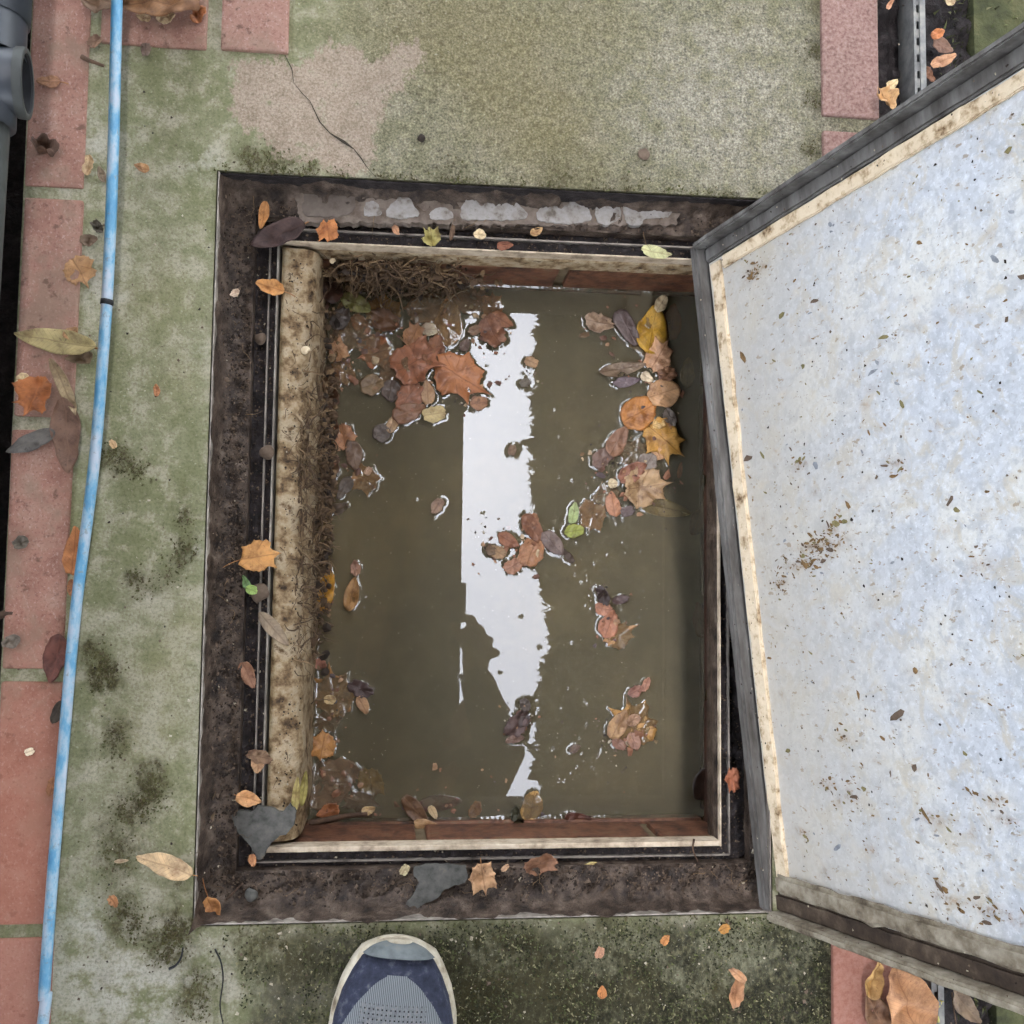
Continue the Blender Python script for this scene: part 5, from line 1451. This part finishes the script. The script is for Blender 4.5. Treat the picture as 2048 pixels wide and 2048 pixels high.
# ------------------------------------------------------------------ water with the meniscus that climbs leaves and walls
def build_water():
    x0, x1, y0, y1 = -.098, WX1 + .003, WY0 - .001, WY1 + .003
    st = .00085
    nx, ny = int((x1 - x0) / st), int((y1 - y0) / st)
    xs = np.linspace(x0, x1, nx); ys_ = np.linspace(y0, y1, ny)
    Z = np.zeros((ny, nx))
    lam = .0012
    for q, P in enumerate(FLOAT):
        P = np.array(P)
        m = .011
        i0, i1 = np.searchsorted(xs, P[:, 0].min() - m), np.searchsorted(xs, P[:, 0].max() + m)
        j0, j1 = np.searchsorted(ys_, P[:, 1].min() - m), np.searchsorted(ys_, P[:, 1].max() + m)
        i0, j0, i1, j1 = max(0, i0), max(0, j0), min(nx, i1), min(ny, j1)
        if i1 <= i0 or j1 <= j0:
            continue
        gx, gy = np.meshgrid(xs[i0:i1], ys_[j0:j1])
        d = np.full(gx.shape, 9.0)
        ins = np.zeros(gx.shape, bool)
        amp = np.zeros(gx.shape)
        Q = np.roll(P, -1, 0)
        for k, ((ax, ay), (bx, by)) in enumerate(zip(P, Q)):
            ex, ey = bx - ax, by - ay
            l2 = ex * ex + ey * ey + 1e-14
            t = np.clip(((gx - ax) * ex + (gy - ay) * ey) / l2, 0, 1)
            dd = np.hypot(gx - ax - t * ex, gy - ay - t * ey)
            a = .00030 + .00066 * mnoise.noise(Vector((ax * 75, ay * 75, q * 3.1)))
            amp = np.where(dd < d, a, amp)
            d = np.minimum(d, dd)
            c = ((ay > gy) != (by > gy)) & (gx < (bx - ax) * (gy - ay) / (by - ay + 1e-15) + ax)
            ins ^= c
        h = np.where(ins, amp, amp * np.exp(-d / lam))
        sub = Z[j0:j1, i0:i1]
        Z[j0:j1, i0:i1] = np.where(np.abs(h) > np.abs(sub), h, sub)
    gx, gy = np.meshgrid(xs, ys_)
    wall = np.minimum(np.minimum(gx - (-.0885), WX1 + .002 - gx), np.minimum(gy - WY0, WY1 + .001 - gy))
    wall = np.maximum(wall, 0)
    wav = np.array([[mnoise.noise(Vector((x * 55, y * 55, 3.3))) for x in xs[::6]] for y in ys_[::6]])
    wav = np.repeat(np.repeat(wav, 6, 0), 6, 1)[:ny, :nx]
    Z += (.0008 + .0008 * wav) * np.exp(-wall / .0018)
    for k in range(110):                                   # bubbles and specks dimpling the surface
        bx, by = random.uniform(x0 + .02, x1 - .02), random.uniform(y0 + .02, y1 - .02)
        if random.random() < .45:
            bx, by = random.gauss(.19, .03), random.choice([random.gauss(-.17, .03), random.gauss(.02, .04)])
        r = random.uniform(.0007, .0015)
        i, j = int((bx - x0) / st), int((by - y0) / st)
        sl = (slice(max(0, j - 8), j + 9), slice(max(0, i - 8), i + 9))
        dd = np.hypot(gx[sl] - bx, gy[sl] - by)
        Z[sl] += random.choice([-1, 1]) * random.uniform(.2, .55) * .001 * np.exp(-(dd / r) ** 2)
    V = np.stack([gx, gy, ZW + Z], -1).reshape(-1, 3)
    idx = np.arange(ny * nx).reshape(ny, nx)
    F = np.stack([idx[:-1, :-1], idx[:-1, 1:], idx[1:, 1:], idx[1:, :-1]], -1).reshape(-1, 4)
    me = bpy.data.meshes.new('water')
    me.vertices.add(len(V)); me.vertices.foreach_set('co', V.ravel())
    me.loops.add(F.size); me.loops.foreach_set('vertex_index', F.ravel())
    me.polygons.add(len(F)); me.polygons.foreach_set('loop_start', np.arange(0, F.size, 4))
    me.polygons.foreach_set('use_smooth', np.ones(len(F), bool))
    me.update(); me.validate()
    me.materials.append(WATER.m)
    w = link('water', me)
    tag(w, 'murky brown water standing in the chamber', 'water', kind='structure')
    s = mesh('silt', [(x0 - .01, y0 - .002, -.164), (x1 + .003, y0 - .002, -.164), (x1 + .003, y1 + .002, -.164), (x0 - .01, y1 + .002, -.164)], [(0, 1, 2, 3)], SILT, w)
build_water()

# ------------------------------------------------------------------ loose crumbs, moss, roots, leaf fragments
cr = Crumbs()
def in_ring(a, b):
    while True:
        x, y = random.uniform(a[0], a[1]), random.uniform(a[2], a[3])
        if not (b[0] < x < b[1] and b[2] < y < b[3]):
            return x, y
for k in range(9000):
    x, y = in_ring((PX0 + .003, PX1 - .003, PY0 + .003, PY1 - .003), (LX0, LX1, LY0, LY1))
    if y > LY1 and -.06 < x < .27 and random.random() < .8:
        continue
    z = ZL + .0050 * fbm(x, y, 70, 4, 1.0) + .026 * math.exp(-max(0, x - PX0 - RW) / .004) + .021 * math.exp(-max(0, y - PY0 - RW) / .005)
    cr.add(x, y, z, random.uniform(.0005, .0016) * (1.8 if random.random() < .12 else 1), random.choices([0, 1, 2], [60, 39, .7])[0])
for k in range(5200):
    x, y = in_ring((LX0, LX1, LY0, LY1), (IX0, IX1, IY0, IY1))
    cr.add(x, y, ZG + .003 * fbm(x, y, 70, 4, 5.0), random.uniform(.0004, .0016), random.choices([0, 1, 2], [70, 29, 1])[0])
for k in range(420):
    y = random.uniform(WY0 + .01, WY1 - .01)
    x = random.uniform(-.117, -.094)
    cr.add(x + .0015, y, -.0495 - max(0, x + .104) * .8, random.uniform(.0004, .0012), random.choices([0, 1, 2], [60, 35, 5])[0])
o = cr.build('soil_crumbs', [CRUMB_D, CRUMB_M, CRUMB_L])
tag(o, 'crumbs of dark soil scattered over the frame ledges and grooves', 'soil', kind='stuff')

MOSS_T = mat_simple('moss_tuft', [(.3, sc(58, 56, 30)), (.7, sc(92, 88, 52))], 60, .9, 0)
CRUMB_T = mat_simple('tuft_soil', [(.3, sc(62, 54, 38)), (.7, sc(98, 88, 64))], 90, .85, 0)
cr = Crumbs()
for (qx, qy, n_, s_) in ((190, 1300, 50, 13), (202, 1335, 90, 13), (222, 1348, 70, 14), (196, 1365, 60, 10), (236, 1462, 60, 12), (226, 1490, 70, 14), (300, 1560, 120, 15), (288, 1610, 130, 16),
                          (320, 1590, 60, 14), (250, 1628, 90, 15), (216, 1690, 60, 18), (240, 1720, 80, 22), (256, 1826, 120, 18), (270, 1860, 70, 14), (335, 1890, 260, 20), (350, 1860, 120, 16),
                          (392, 2010, 110, 18), (405, 1960, 60, 16), (224, 908, 110, 13), (250, 925, 70, 14), (278, 942, 60, 9), (370, 1098, 110, 12), (368, 1040, 60, 10), (266, 1156, 60, 9), (340, 1140, 60, 18), (290, 1175, 40, 14),
                          (500, 318, 110, 18), (545, 328, 120, 20), (620, 336, 60, 10), (1130, 358, 70, 26), (1280, 372, 60, 24), (900, 345, 50, 26), (1620, 300, 60, 10), (1625, 100, 60, 14), (1622, 200, 60, 12)):
    p = at(qx, qy, 0)
    for k in range(n_):
        gx_, gy_ = p.x + random.gauss(0, px(s_, 0)), p.y + random.gauss(0, px(s_, 0))
        if PX0 < gx_ < PX1 and PY0 < gy_ < PY1: continue
        if random.random() < .45:
            cr.add(gx_, gy_, .0006, random.uniform(.0005, .0014), random.choices([0, 1, 2], [55, 35, 10])[0], .6)
        else:
            cr.blade(gx_, gy_, 0, random.uniform(.0008, .0026), random.uniform(.0005, .0011), random.choices([0, 1, 2], [55, 35, 10])[0])
for k in range(900):                                       # moss fringe along the far and near edges of the recess
    x = random.uniform(PX0 - .004, PX1 + .004)
    if fbm(x, 0, 30, 3, 4.0) < -.1: continue
    e = random.random() < .7
    y = PY1 + abs(random.gauss(0, .004)) if e else PY0 - abs(random.gauss(0, .004))
    cr.blade(x, y, 0, random.uniform(.001, .003), random.uniform(.0006, .0013), random.choices([0, 1, 2], [50, 30, 20])[0])
o = cr.build('moss_tufts', [MOSS_T, CRUMB_T, MOSS_G])
tag(o, 'dark moss tufts dotted over the green concrete', 'moss', kind='stuff')

cr = Crumbs()
k = 0
while k < 15000:
    x, y = random.uniform(-.16, .383), random.uniform(-.52, PY0 - .003)
    d = fbm(x, y, 22, 4, 3.0) + .35 * fbm(x, y, 90, 2, 8.0) + (.25 if x > -.08 else -.25) - .12
    if random.random() > .5 + d * 1.3:
        k += .2
        continue
    k += 1
    i = random.choices([0, 1, 2], [52, 33, 15])[0]
    if random.random() < .8:
        cr.blade(x, y, 0, random.uniform(.0010, .0034), random.uniform(.0005, .0013), i)
    else:
        cr.add(x, y, .0008, random.uniform(.0005, .0013), i, .6)
for k in range(900):
    x, y = random.uniform(.545, .80), random.uniform(.3, 1.0)
    cr.blade(x, y, -.012, random.uniform(.002, .006), .0012, random.choice([0, 1, 1, 2]))
for k in range(1600):
    x, y = random.gauss(.535, .009), random.choice([random.uniform(.25, .9), random.uniform(-.8, -.2)])
    cr.blade(x, y, -.02, random.uniform(.002, .007), .0014, random.choice([0, 0, 0, 1]))
o = cr.build('moss', [MOSS_D, MOSS_G, MOSS_Y])
tag(o, 'carpet of dark and yellowish moss over the near slab', 'moss', kind='stuff')

cr = Crumbs()
for k in range(520):                                        # pale grit and leaf crumbs
    z = .0005
    u = random.random()
    if u < .55:
        x, y = random.uniform(-.16, .38), random.uniform(-.42, PY0 - .004)
    elif u < .85:
        x, y = random.uniform(-.33, PX0 - .004), random.uniform(-.4, .55)
    else:
        x, y = random.uniform(.446, .545), random.choice([random.uniform(.2, .62), random.uniform(-.45, -.25)]); z = -.014
    cr.add(x, y, z, random.uniform(.0005, .0015) * (1.6 if u < .55 and random.random() < .15 else 1), random.choices([0, 1, 2], [30, 35, 35])[0], .5)
o = cr.build('grit', [CRUMB_L, CRUMB_M, CRUMB_D])
tag(o, 'pale grit and leaf crumbs strewn over the paving', 'grit', kind='stuff')

cr = Crumbs()
for k in range(700):
    x, y = random.uniform(-.078, .28), random.uniform(-.225, .30)
    cr.add(x, y, ZW + .0002, random.uniform(.0002, .0005), random.choices([0, 1], [70, 30])[0], .4)
for (qx, qy, n_, s_) in ((1040, 1440, 46, 16), (1204, 1190, 22, 14), (985, 665, 34, 16), (940, 790, 40, 16), (1062, 745, 16, 16), (1215, 920, 24, 14), (1010, 1090, 30, 26), (1210, 1490, 30, 24), (960, 1060, 8, 18), (1290, 985, 30, 24), (830, 815, 30, 20), (650, 900, 60, 14), (650, 700, 50, 14), (1240, 745, 18, 16)):
    p = at(qx, qy, ZW)
    for k in range(n_):
        cr.add(p.x + random.gauss(0, px(s_, ZW)), p.y + random.gauss(0, px(s_, ZW)), ZW + .0006, random.uniform(.0005, .0017), random.choices([0, 1, 2], [25, 35, 40])[0], .5)
FRAG = [mat_simple('frag_%d' % i, [(.3, sc(r_ * .6, g_ * .55, b_ * .5)), (.7, sc(r_, g_, b_))], 120, .5, 0) for i, (r_, g_, b_) in enumerate(((150, 104, 78), (176, 140, 108), (116, 84, 70), (92, 78, 80), (196, 172, 138)))]
for (qx, qy, n_, s_) in ((832, 730, 40, 56), (690, 730, 30, 30), (760, 690, 24, 50), (940, 770, 26, 30), (985, 655, 26, 26), (1225, 925, 26, 34), (1285, 970, 34, 40), (1310, 760, 26, 30), (1320, 860, 18, 30), (1030, 1095, 30, 40), (1255, 1455, 26, 30), (1215, 1240, 18, 26), (1040, 1450, 24, 18), (680, 1400, 24, 34), (670, 1560, 26, 40), (690, 920, 24, 26), (860, 1625, 24, 60), (1000, 1634, 16, 90), (1235, 650, 18, 40), (650, 1200, 14, 18), (720, 610, 24, 40), (900, 600, 20, 60)):
    for k in range(n_):
        p = at(qx + random.gauss(0, s_), qy + random.gauss(0, s_ * .8), ZW)
        if not (-.086 < p.x < WX1 - .006 and WY0 + .004 < p.y < WY1 - .004): continue
        cr.flake(p.x, p.y, ZW + random.choice([-.0012, .0012, .0018, .0024]), random.choices([.0009, .0016, .0026, .0040], [34, 36, 22, 8])[0], random.uniform(1, 1.8), random.uniform(0, 6.28), 3 + random.choices(range(5), [30, 22, 24, 14, 10])[0], .3)
o = cr.build('floating_fragments', [CRUMB_L, CRUMB_M, CRUMB_D] + FRAG)
tag(o, 'tiny leaf fragments and specks floating on the water', 'debris', kind='stuff')

# roots hanging over the haunch into the water
V, F, I = [], [], []
def add_tube(pts, r, i):
    n = len(V)
    n_ = len(pts)
    v, f = tube_data(pts, [r * (1.25 - 1.05 * i_ / n_) for i_ in range(n_)], 5, False)
    V.extend(v); F.extend([tuple(a + n for a in q) for q in f]); I.extend([i] * len(f))
def hx(y):
    return -.091 + .004 * (y - WY0) / (WY1 - WY0)
def wander(p, d, n, step, jit, drop=0.0):
    out = [p.copy()]
    d = d.normalized()
    for k in range(n):
        d = (d + Vector((random.gauss(0, jit), random.gauss(0, jit), random.gauss(0, jit * .7) - drop))).normalized()
        p = p + d * step
        p.z = max(p.z, ZW - .002)
        out.append(p.copy())
    return out
for k in range(620):
    py = random.choices([random.gauss(900, 60), random.gauss(1050, 80), random.gauss(1210, 70), random.uniform(600, 1330)], [32, 36, 14, 18])[0]
    y = at(620, min(max(py, 560), 1600), -.09).y
    x = hx(y) + random.uniform(-.012, .006)
    z = -.062 - random.uniform(0, .075)
    if x < hx(y) - .004: z = -.052 + random.uniform(0, .004)
    p = Vector((x + .002, y, z))
    d = Vector((random.uniform(-.2, .8), random.gauss(0, 1), random.uniform(-.7, .3)))
    add_tube(wander(p, d, random.randint(5, 12), .0028, .30, .04), random.choice([.0002, .00025, .0003, .0005, .0009]), random.choice([0, 1, 1]))
for k in range(420):
    qx = random.gauss(790, 70)
    p = at(min(max(qx, 640), 960), random.uniform(525, 585), -.085)
    p.y = WY1 - random.uniform(.0, .016); p.z = -.062 - random.uniform(0, .07)
    d = Vector((random.gauss(0, 1), random.uniform(-.8, .2), random.uniform(-.6, .3)))
    add_tube(wander(p, d, random.randint(5, 12), .003, .30, .04), random.choice([.0002, .0003, .0004, .0007, .0011]), random.choice([0, 1, 1]))
for k in range(12):
    y = random.uniform(WY0 + .03, WY1 - .01)
    p = Vector((random.uniform(-.116, -.1), y, -.0475))
    pts = wander(p, Vector((random.uniform(-.2, 1), random.gauss(0, 1), 0)), random.randint(5, 10), .0026, .3)
    for q in pts: q.z = -.0485 - max(0, q.x + .104) ** 1.3 * 3.0
    add_tube(pts, .0003, 1)
for k in range(60):
    x, y = in_ring((PX0 + .004, PX1 - .004, PY0 + .004, PY1 - .004), (LX0, LX1, LY0, LY1))
    pts = wander(Vector((x, y, ZL + .004)), Vector((random.gauss(0, 1), random.gauss(0, 1), 0)), random.randint(4, 9), .0026, .35)
    for q in pts: q.z = ZL + .0042
    add_tube(pts, .00028, random.choice([0, 1]))
rt = mesh('root_tangle', V, F, None, None, True, [ROOT, ROOT_D], I)
tag(rt, 'tangle of dead roots hanging over the chamber edge into the water', 'roots', kind='stuff')
# dead leaf scraps matted into the roots
cr = Crumbs()
for k in range(520):
    y = at(620, min(max(random.gauss(960, 150), 600), 1560), -.09).y
    x = hx(y) + random.uniform(.002, .016)
    cr.flake(x, y, -.085 - random.uniform(0, .062) - (x - hx(y)) * 1.2, random.uniform(.001, .004), random.uniform(1, 1.8), random.uniform(0, 6.28), random.choice([0, 1, 1, 2]), random.uniform(.2, 1.2))
for k in range(380):
    p = at(min(max(random.gauss(770, 90), 630), 1000), 560, -.1)
    cr.flake(p.x, WY1 - random.uniform(.001, .018), -.075 - random.uniform(0, .07), random.uniform(.001, .004), random.uniform(1, 1.8), random.uniform(0, 6.28), random.choice([0, 1, 1, 2]), random.uniform(.2, 1.2))
o = cr.build('matted_litter', [ROOT, ROOT_D, CRUMB_D])
tag(o, 'rotten leaf litter matted into the roots at the water edge', 'debris', kind='stuff')
# ------------------------------------------------------------------ the photographer: one shoe in view, the rest seen as a silhouette in the water
person = empty('person', (0.11, -.66, 0))
tag(person, 'person leaning over with a phone, only the toe of one trainer in direct view', 'person')
pl = person.location
SKIN = mat_simple('skin', [(.3, sc(186, 138, 112)), (.7, sc(206, 160, 134))], 30, .55, .15, .001)
JACKET = mat_simple('dark_jacket', [(.3, sc(50, 50, 48)), (.7, sc(66, 66, 62))], 40, .9, .3, .002)
TROUS = mat_simple('dark_trousers', [(.3, sc(40, 46, 60)), (.7, sc(56, 62, 78))], 60, .9, .3, .002)
HAIR = mat_simple('dark_hair', [(.3, sc(36, 28, 22)), (.7, sc(60, 46, 36))], 90, .6, .5, .002, aniso=(1, .2, 1))
def capsules(name, segs, mat, vox, sm=6):
    """Continuous body surface: overlapping tapered capsules fused by a voxel remesh."""
    bm = bmesh.new()
    for (a, ra, b, rb) in segs:
        a, b = Vector(a) - pl, Vector(b) - pl
        n = max(2, int((b - a).length / (min(ra, rb) * .5)) + 1)
        n = min(n, 14)
        for k in range(n + 1):
            t = k / n
            mtx = Matrix.Translation(a.lerp(b, t))
            bmesh.ops.create_icosphere(bm, subdivisions=2, radius=ra + (rb - ra) * t, matrix=mtx)
    o = bm_obj(name, bm, mat, person, True)
    md = o.modifiers.new('fuse', 'REMESH'); md.mode = 'VOXEL'; md.voxel_size = vox; md.use_smooth_shade = True
    s = o.modifiers.new('smooth', 'SMOOTH'); s.factor = .5; s.iterations = sm
    return o
hd = Vector((.188, -.352, 1.205))
shR, shL = (.100, -.60, 1.10), (-.21, -.575, 1.10)
elR, elL = (.180, -.30, .70), (-.21, -.44, .78)
wrR, wrL = (.151, -.185, .955), (-.075, -.17, .955)
hipR, hipL = (.16, -.86, .78), (-.02, -.86, .78)
knR, knL = (.24, -.66, .44), (0.0, -.60, .44)
anR, anL = (.26, -.80, .10), (-.014, -.52, .10)
body = [((.07, -.87, .80), .135, (.01, -.73, .98), .13), ((.01, -.73, .98), .13, (-.03, -.62, 1.09), .13),
        ((-.16, -.58, 1.10), .065, (.06, -.61, 1.10), .065), ((.04, -.57, 1.14), .055, (.15, -.43, 1.185), .05),
        # head: skull, jaw, nose, ears
        (hd + Vector((0, -.02, .03)), .082, hd + Vector((0, .03, -.005)), .078), (hd + Vector((0, .045, -.02)), .058, hd + Vector((-.005, .065, -.07)), .034),
        (hd + Vector((0, .105, -.005)), .012, hd + Vector((0, .118, -.03)), .013),
        (hd + Vector((.083, -.01, -.005)), .014, hd + Vector((.085, -.005, -.03)), .011), (hd + Vector((-.083, -.01, -.005)), .014, hd + Vector((-.085, -.005, -.03)), .011)]
for s, e, w in ((shR, elR, wrR), (shL, elL, wrL)):
    body += [(s, .052, e, .042), (e, .040, w, .028)]
for h_, k_, a_ in ((hipR, knR, anR), (hipL, knL, anL)):
    body += [(h_, .092, k_, .06), (k_, .056, a_, .036)]
# right hand closed round the end of the phone, four knuckles outermost
body += [(wrR, .027, (.150, -.145, .935), .030), ((.150, -.145, .935), .030, (.146, -.105, .930), .026)]
for k, (kx, ky, l_) in enumerate(((.140, -.066, .030), (.160, -.088, .034), (.178, -.110, .032), (.192, -.136, .026))):
    a_ = Vector((.148 + .004 * k, -.100 - .014 * k, .936))
    b_ = Vector((kx, ky, .934)); c_ = Vector((kx - .020, ky + .004, .926)); d_ = Vector((kx - .020 - l_ * .55, ky - .004, .924))
    body += [(a_, .011, b_, .0105), (b_, .010, c_, .0088), (c_, .0088, d_, .0078)]
body += [((.140, -.135, .930), .013, (.116, -.105, .922), .011), ((.116, -.105, .922), .0105, (.100, -.082, .924), .009)]
# left hand steadies the other end
body += [(wrL, .027, (-.066, -.115, .945), .028)]
for k in range(4):
    a_ = Vector((-.060 + .008 * k, -.095, .944)); b_ = Vector((-.064 + .012 * k, -.062 + .004 * k, .938)); c_ = Vector((-.050 + .014 * k, -.046, .932))
    body += [(a_, .010, b_, .0095), (b_, .009, c_, .008)]
body += [((-.05, -.115, .94), .012, (-.036, -.088, .928), .010)]
capsules('body', body, SKIN, .0055, 3)
jk = [((.05, -.80, .88), .155, (.01, -.72, 1.0), .15), ((.01, -.72, 1.0), .15, (-.03, -.63, 1.09), .145), ((-.18, -.585, 1.105), .078, (.070, -.61, 1.105), .076)]
for s, e, w in ((shR, elR, wrR), (shL, elL, wrL)):
    w = Vector(w).lerp(Vector(e), .12)
    jk += [(s, .062, e, .050), (e, .048, w, .038)]
capsules('jacket', jk, JACKET, .009, 4)
tr = [((.01, -.86, .80), .125, (.13, -.86, .80), .125)]
for h_, k_, a_ in ((hipR, knR, anR), (hipL, knL, anL)):
    a2 = Vector(a_).lerp(Vector(k_), .12)
    tr += [(h_, .108, k_, .074), (k_, .072, a2, .056)]
capsules('trousers', tr, TROUS, .009, 4)
capsules('hair', [(hd + Vector((0, -.035, .045)), .084, hd + Vector((0, .02, .05)), .074), (hd + Vector((0, -.05, .0)), .078, hd + Vector((0, -.05, -.03)), .066)], HAIR, .006, 3)
for sx in (-1, 1):
    bm = bmesh.new(); bmesh.ops.create_icosphere(bm, subdivisions=2, radius=.0115)
    e = bm_obj('eye', bm, mat_simple('eye_white', [(.3, sc(220, 216, 210)), (.7, sc(230, 226, 220))], 50, .3, 0), person, True)
    e.location = hd + Vector((.032 * sx, .098, .006)) - pl
bm = bmesh.new(); bmesh.ops.create_icosphere(bm, subdivisions=2, radius=1, matrix=Matrix.Translation(hd + Vector((0, .103, -.055)) - pl) @ Matrix.Diagonal((.022, .007, .006, 1)))
bm_obj('mouth', bm, mat_simple('lips', [(.3, sc(160, 96, 88)), (.7, sc(176, 110, 100))], 50, .5, 0), person, True)

PHONE = mat_simple('black_phone', [(.3, sc(24, 24, 26)), (.7, sc(32, 32, 34))], 20, .3, 0, spec=.5)
ph = empty('phone', (.046, -.032, .9145))
tag(ph, 'dark phone held level in the right hand, seen only in the reflection', 'phone')
box('case', -.081, .081, -.041, .041, .0, .0085, PHONE, ph, .003)
box('lens_bump', -.060, -.032, .012, .036, -.0014, -.0002, PHONE, ph, .0005)
box('screen', -.076, .076, -.037, .037, .0086, .0090, RUBBER, ph)

# trainer: midsole, upper, toe guard, knit vamp
def shoe(cx, toe_y, ln, ang, detail=True):
    s = empty('trainer', (0, 0, 0))
    s.parent = person
    s.location = Vector((cx, toe_y, 0)) - pl
    s.rotation_euler = (0, 0, ang)
    prof = [(0, .0), (.012, .34), (.035, .58), (.075, .72), (.13, .86), (.2, .96), (.29, 1.0), (.4, .95), (.52, .80), (.64, .70), (.78, .68), (.9, .64), (.96, .5), (.99, .28), (1, .0)]
    def hw(t):
        for (a, wa), (b, wb) in zip(prof[:-1], prof[1:]):
            if t <= b:
                f = (t - a) / (b - a)
                return (wa + (wb - wa) * (math.sqrt(f) if a == 0 else f)) * .0545
        return 0
    N = 64
    ts = [(1 - math.cos(math.pi * k / N)) / 2 for k in range(N + 1)]
    def cen(t):
        return .004 * math.sin(t * 3.0)
    # midsole
    V, F = [], []
    lv = [(.0, .93), (.004, .98), (.014, 1.0), (.022, .985), (.026, .94), (.026, .5)]
    M = 2 * N
    for z, k in lv:
        for t in ts[:-1]:
            V.append((cen(t) - hw(t) * k, -(t - .5) * ln * (1 - (1 - k) * .12) - .5 * ln, z + .010 * max(0, 1 - t / .12) ** 2 * (z < .02)))
        for t in reversed(ts[1:]):
            V.append((cen(t) + hw(t) * k, -(t - .5) * ln * (1 - (1 - k) * .12) - .5 * ln, z + .010 * max(0, 1 - t / .12) ** 2 * (z < .02)))
    for i in range(len(lv) - 1):
        for k in range(M):
            k2 = (k + 1) % M
            F.append((i * M + k, i * M + k2, (i + 1) * M + k2, (i + 1) * M + k))
    F.append(tuple(range(M - 1, -1, -1)))
    SOLE = mat_simple('cream_foam', [(.3, sc(104, 92, 74)), (.45, sc(168, 158, 138)), (.6, sc(190, 182, 164)), (.75, sc(140, 126, 104))], 60, .75, .3, .001, 200)
    mesh('midsole', V, F, SOLE, s, True)
    def hgt(t):
        return .026 + .028 * min(1, t / .10) ** .55 + .030 * max(0, min(1, (t - .1) / .35)) + .02 * max(0, (t - .4))
    def patch(name, t0, t1, u0, u1, off, mat, nt=40, nu=26, shape=None):
        V, F = [], []
        for i in range(nt + 1):
            t = t0 + (t1 - t0) * (i / nt) ** 1.4
            for j in range(nu + 1):
                u = u0 + (u1 - u0) * j / nu
                if shape: u *= shape(t)
                q = u * math.pi / 2
                w = hw(t) * .945
                x = cen(t) + (w + off) * math.copysign(abs(math.sin(q)) ** .80, q)
                z = .020 + (hgt(t) - .020 + off) * abs(math.cos(q)) ** .62
                V.append((x, -t * ln - .004 + (off * .6 if t < .1 else 0), z))
        W_ = nu + 1
        F = [(i * W_ + j, i * W_ + j + 1, (i + 1) * W_ + j + 1, (i + 1) * W_ + j) for i in range(nt) for j in range(nu)]
        o = mesh(name, V, F, mat, s, True)
        return o
    NAVY = mat_simple('navy_mesh', [(.3, sc(30, 33, 46)), (.55, sc(46, 50, 68)), (.68, sc(80, 82, 90)), (.78, sc(110, 108, 102))], 120, .8, .5, .0012, 700)
    GUARD = mat_simple('grey_toe_guard', [(.3, sc(78, 84, 86)), (.55, sc(104, 110, 111)), (.72, sc(116, 118, 114))], 70, .6, .25, .0008, 200)
    patch('upper', .004, .62, -1, 1, 0, NAVY, 50, 40)
    patch('toe_guard', .0015, .030, -.80, .80, .0048, GUARD, 14, 20, lambda t: 1 - 5 * max(0, t - .015))
    K = Mat('perforated_grey_knit', rough=.9, spec=.2, obj=True)
    x, y, z = K.xyz()
    v1 = K.math('SINE', K.math('MULTIPLY', K.math('ADD', x, y), 900.0))
    v2 = K.math('SINE', K.math('MULTIPLY', K.math('SUBTRACT', x, y), 900.0))
    dots = K.step(K.math('MULTIPLY', v1, v2), .62, .80)
    yy_ = K.math('MULTIPLY', y, -1.0)
    inside = K.math('MULTIPLY', K.step(K.math('ABSOLUTE', x), .028, .024), K.step(yy_, .040, .044))
    knit = K.math('SINE', K.math('MULTIPLY', x, 4200.0))
    base = K.mix(K.step(knit, -.3, .6), sc(84, 88, 92), sc(132, 136, 138))
    base = K.mix(K.math('MULTIPLY', inside, .8), base, K.ramp(K.noise(300, 4, .6), [(.3, sc(92, 94, 97)), (.55, sc(116, 118, 120)), (.7, sc(128, 126, 122))]))
    base = K.mix(K.math('MULTIPLY', dots, inside), base, sc(26, 26, 30))
    K.color(base)
    K.bump(K.math('SUBTRACT', K.math('MULTIPLY', knit, .3), K.math('MULTIPLY', dots, inside)), .6, .001)
    patch('knit_vamp', .062, .60, -.72, .72, .0010, K, 44, 24, lambda t: math.sqrt(max(0.02, min(1, (t - .062) / .20))))
    return s
tip = at(800, 1873, .02)
shoe(tip.x, tip.y, .295, R(-5.5))
shoe(.262, -.585, .295, R(-12))
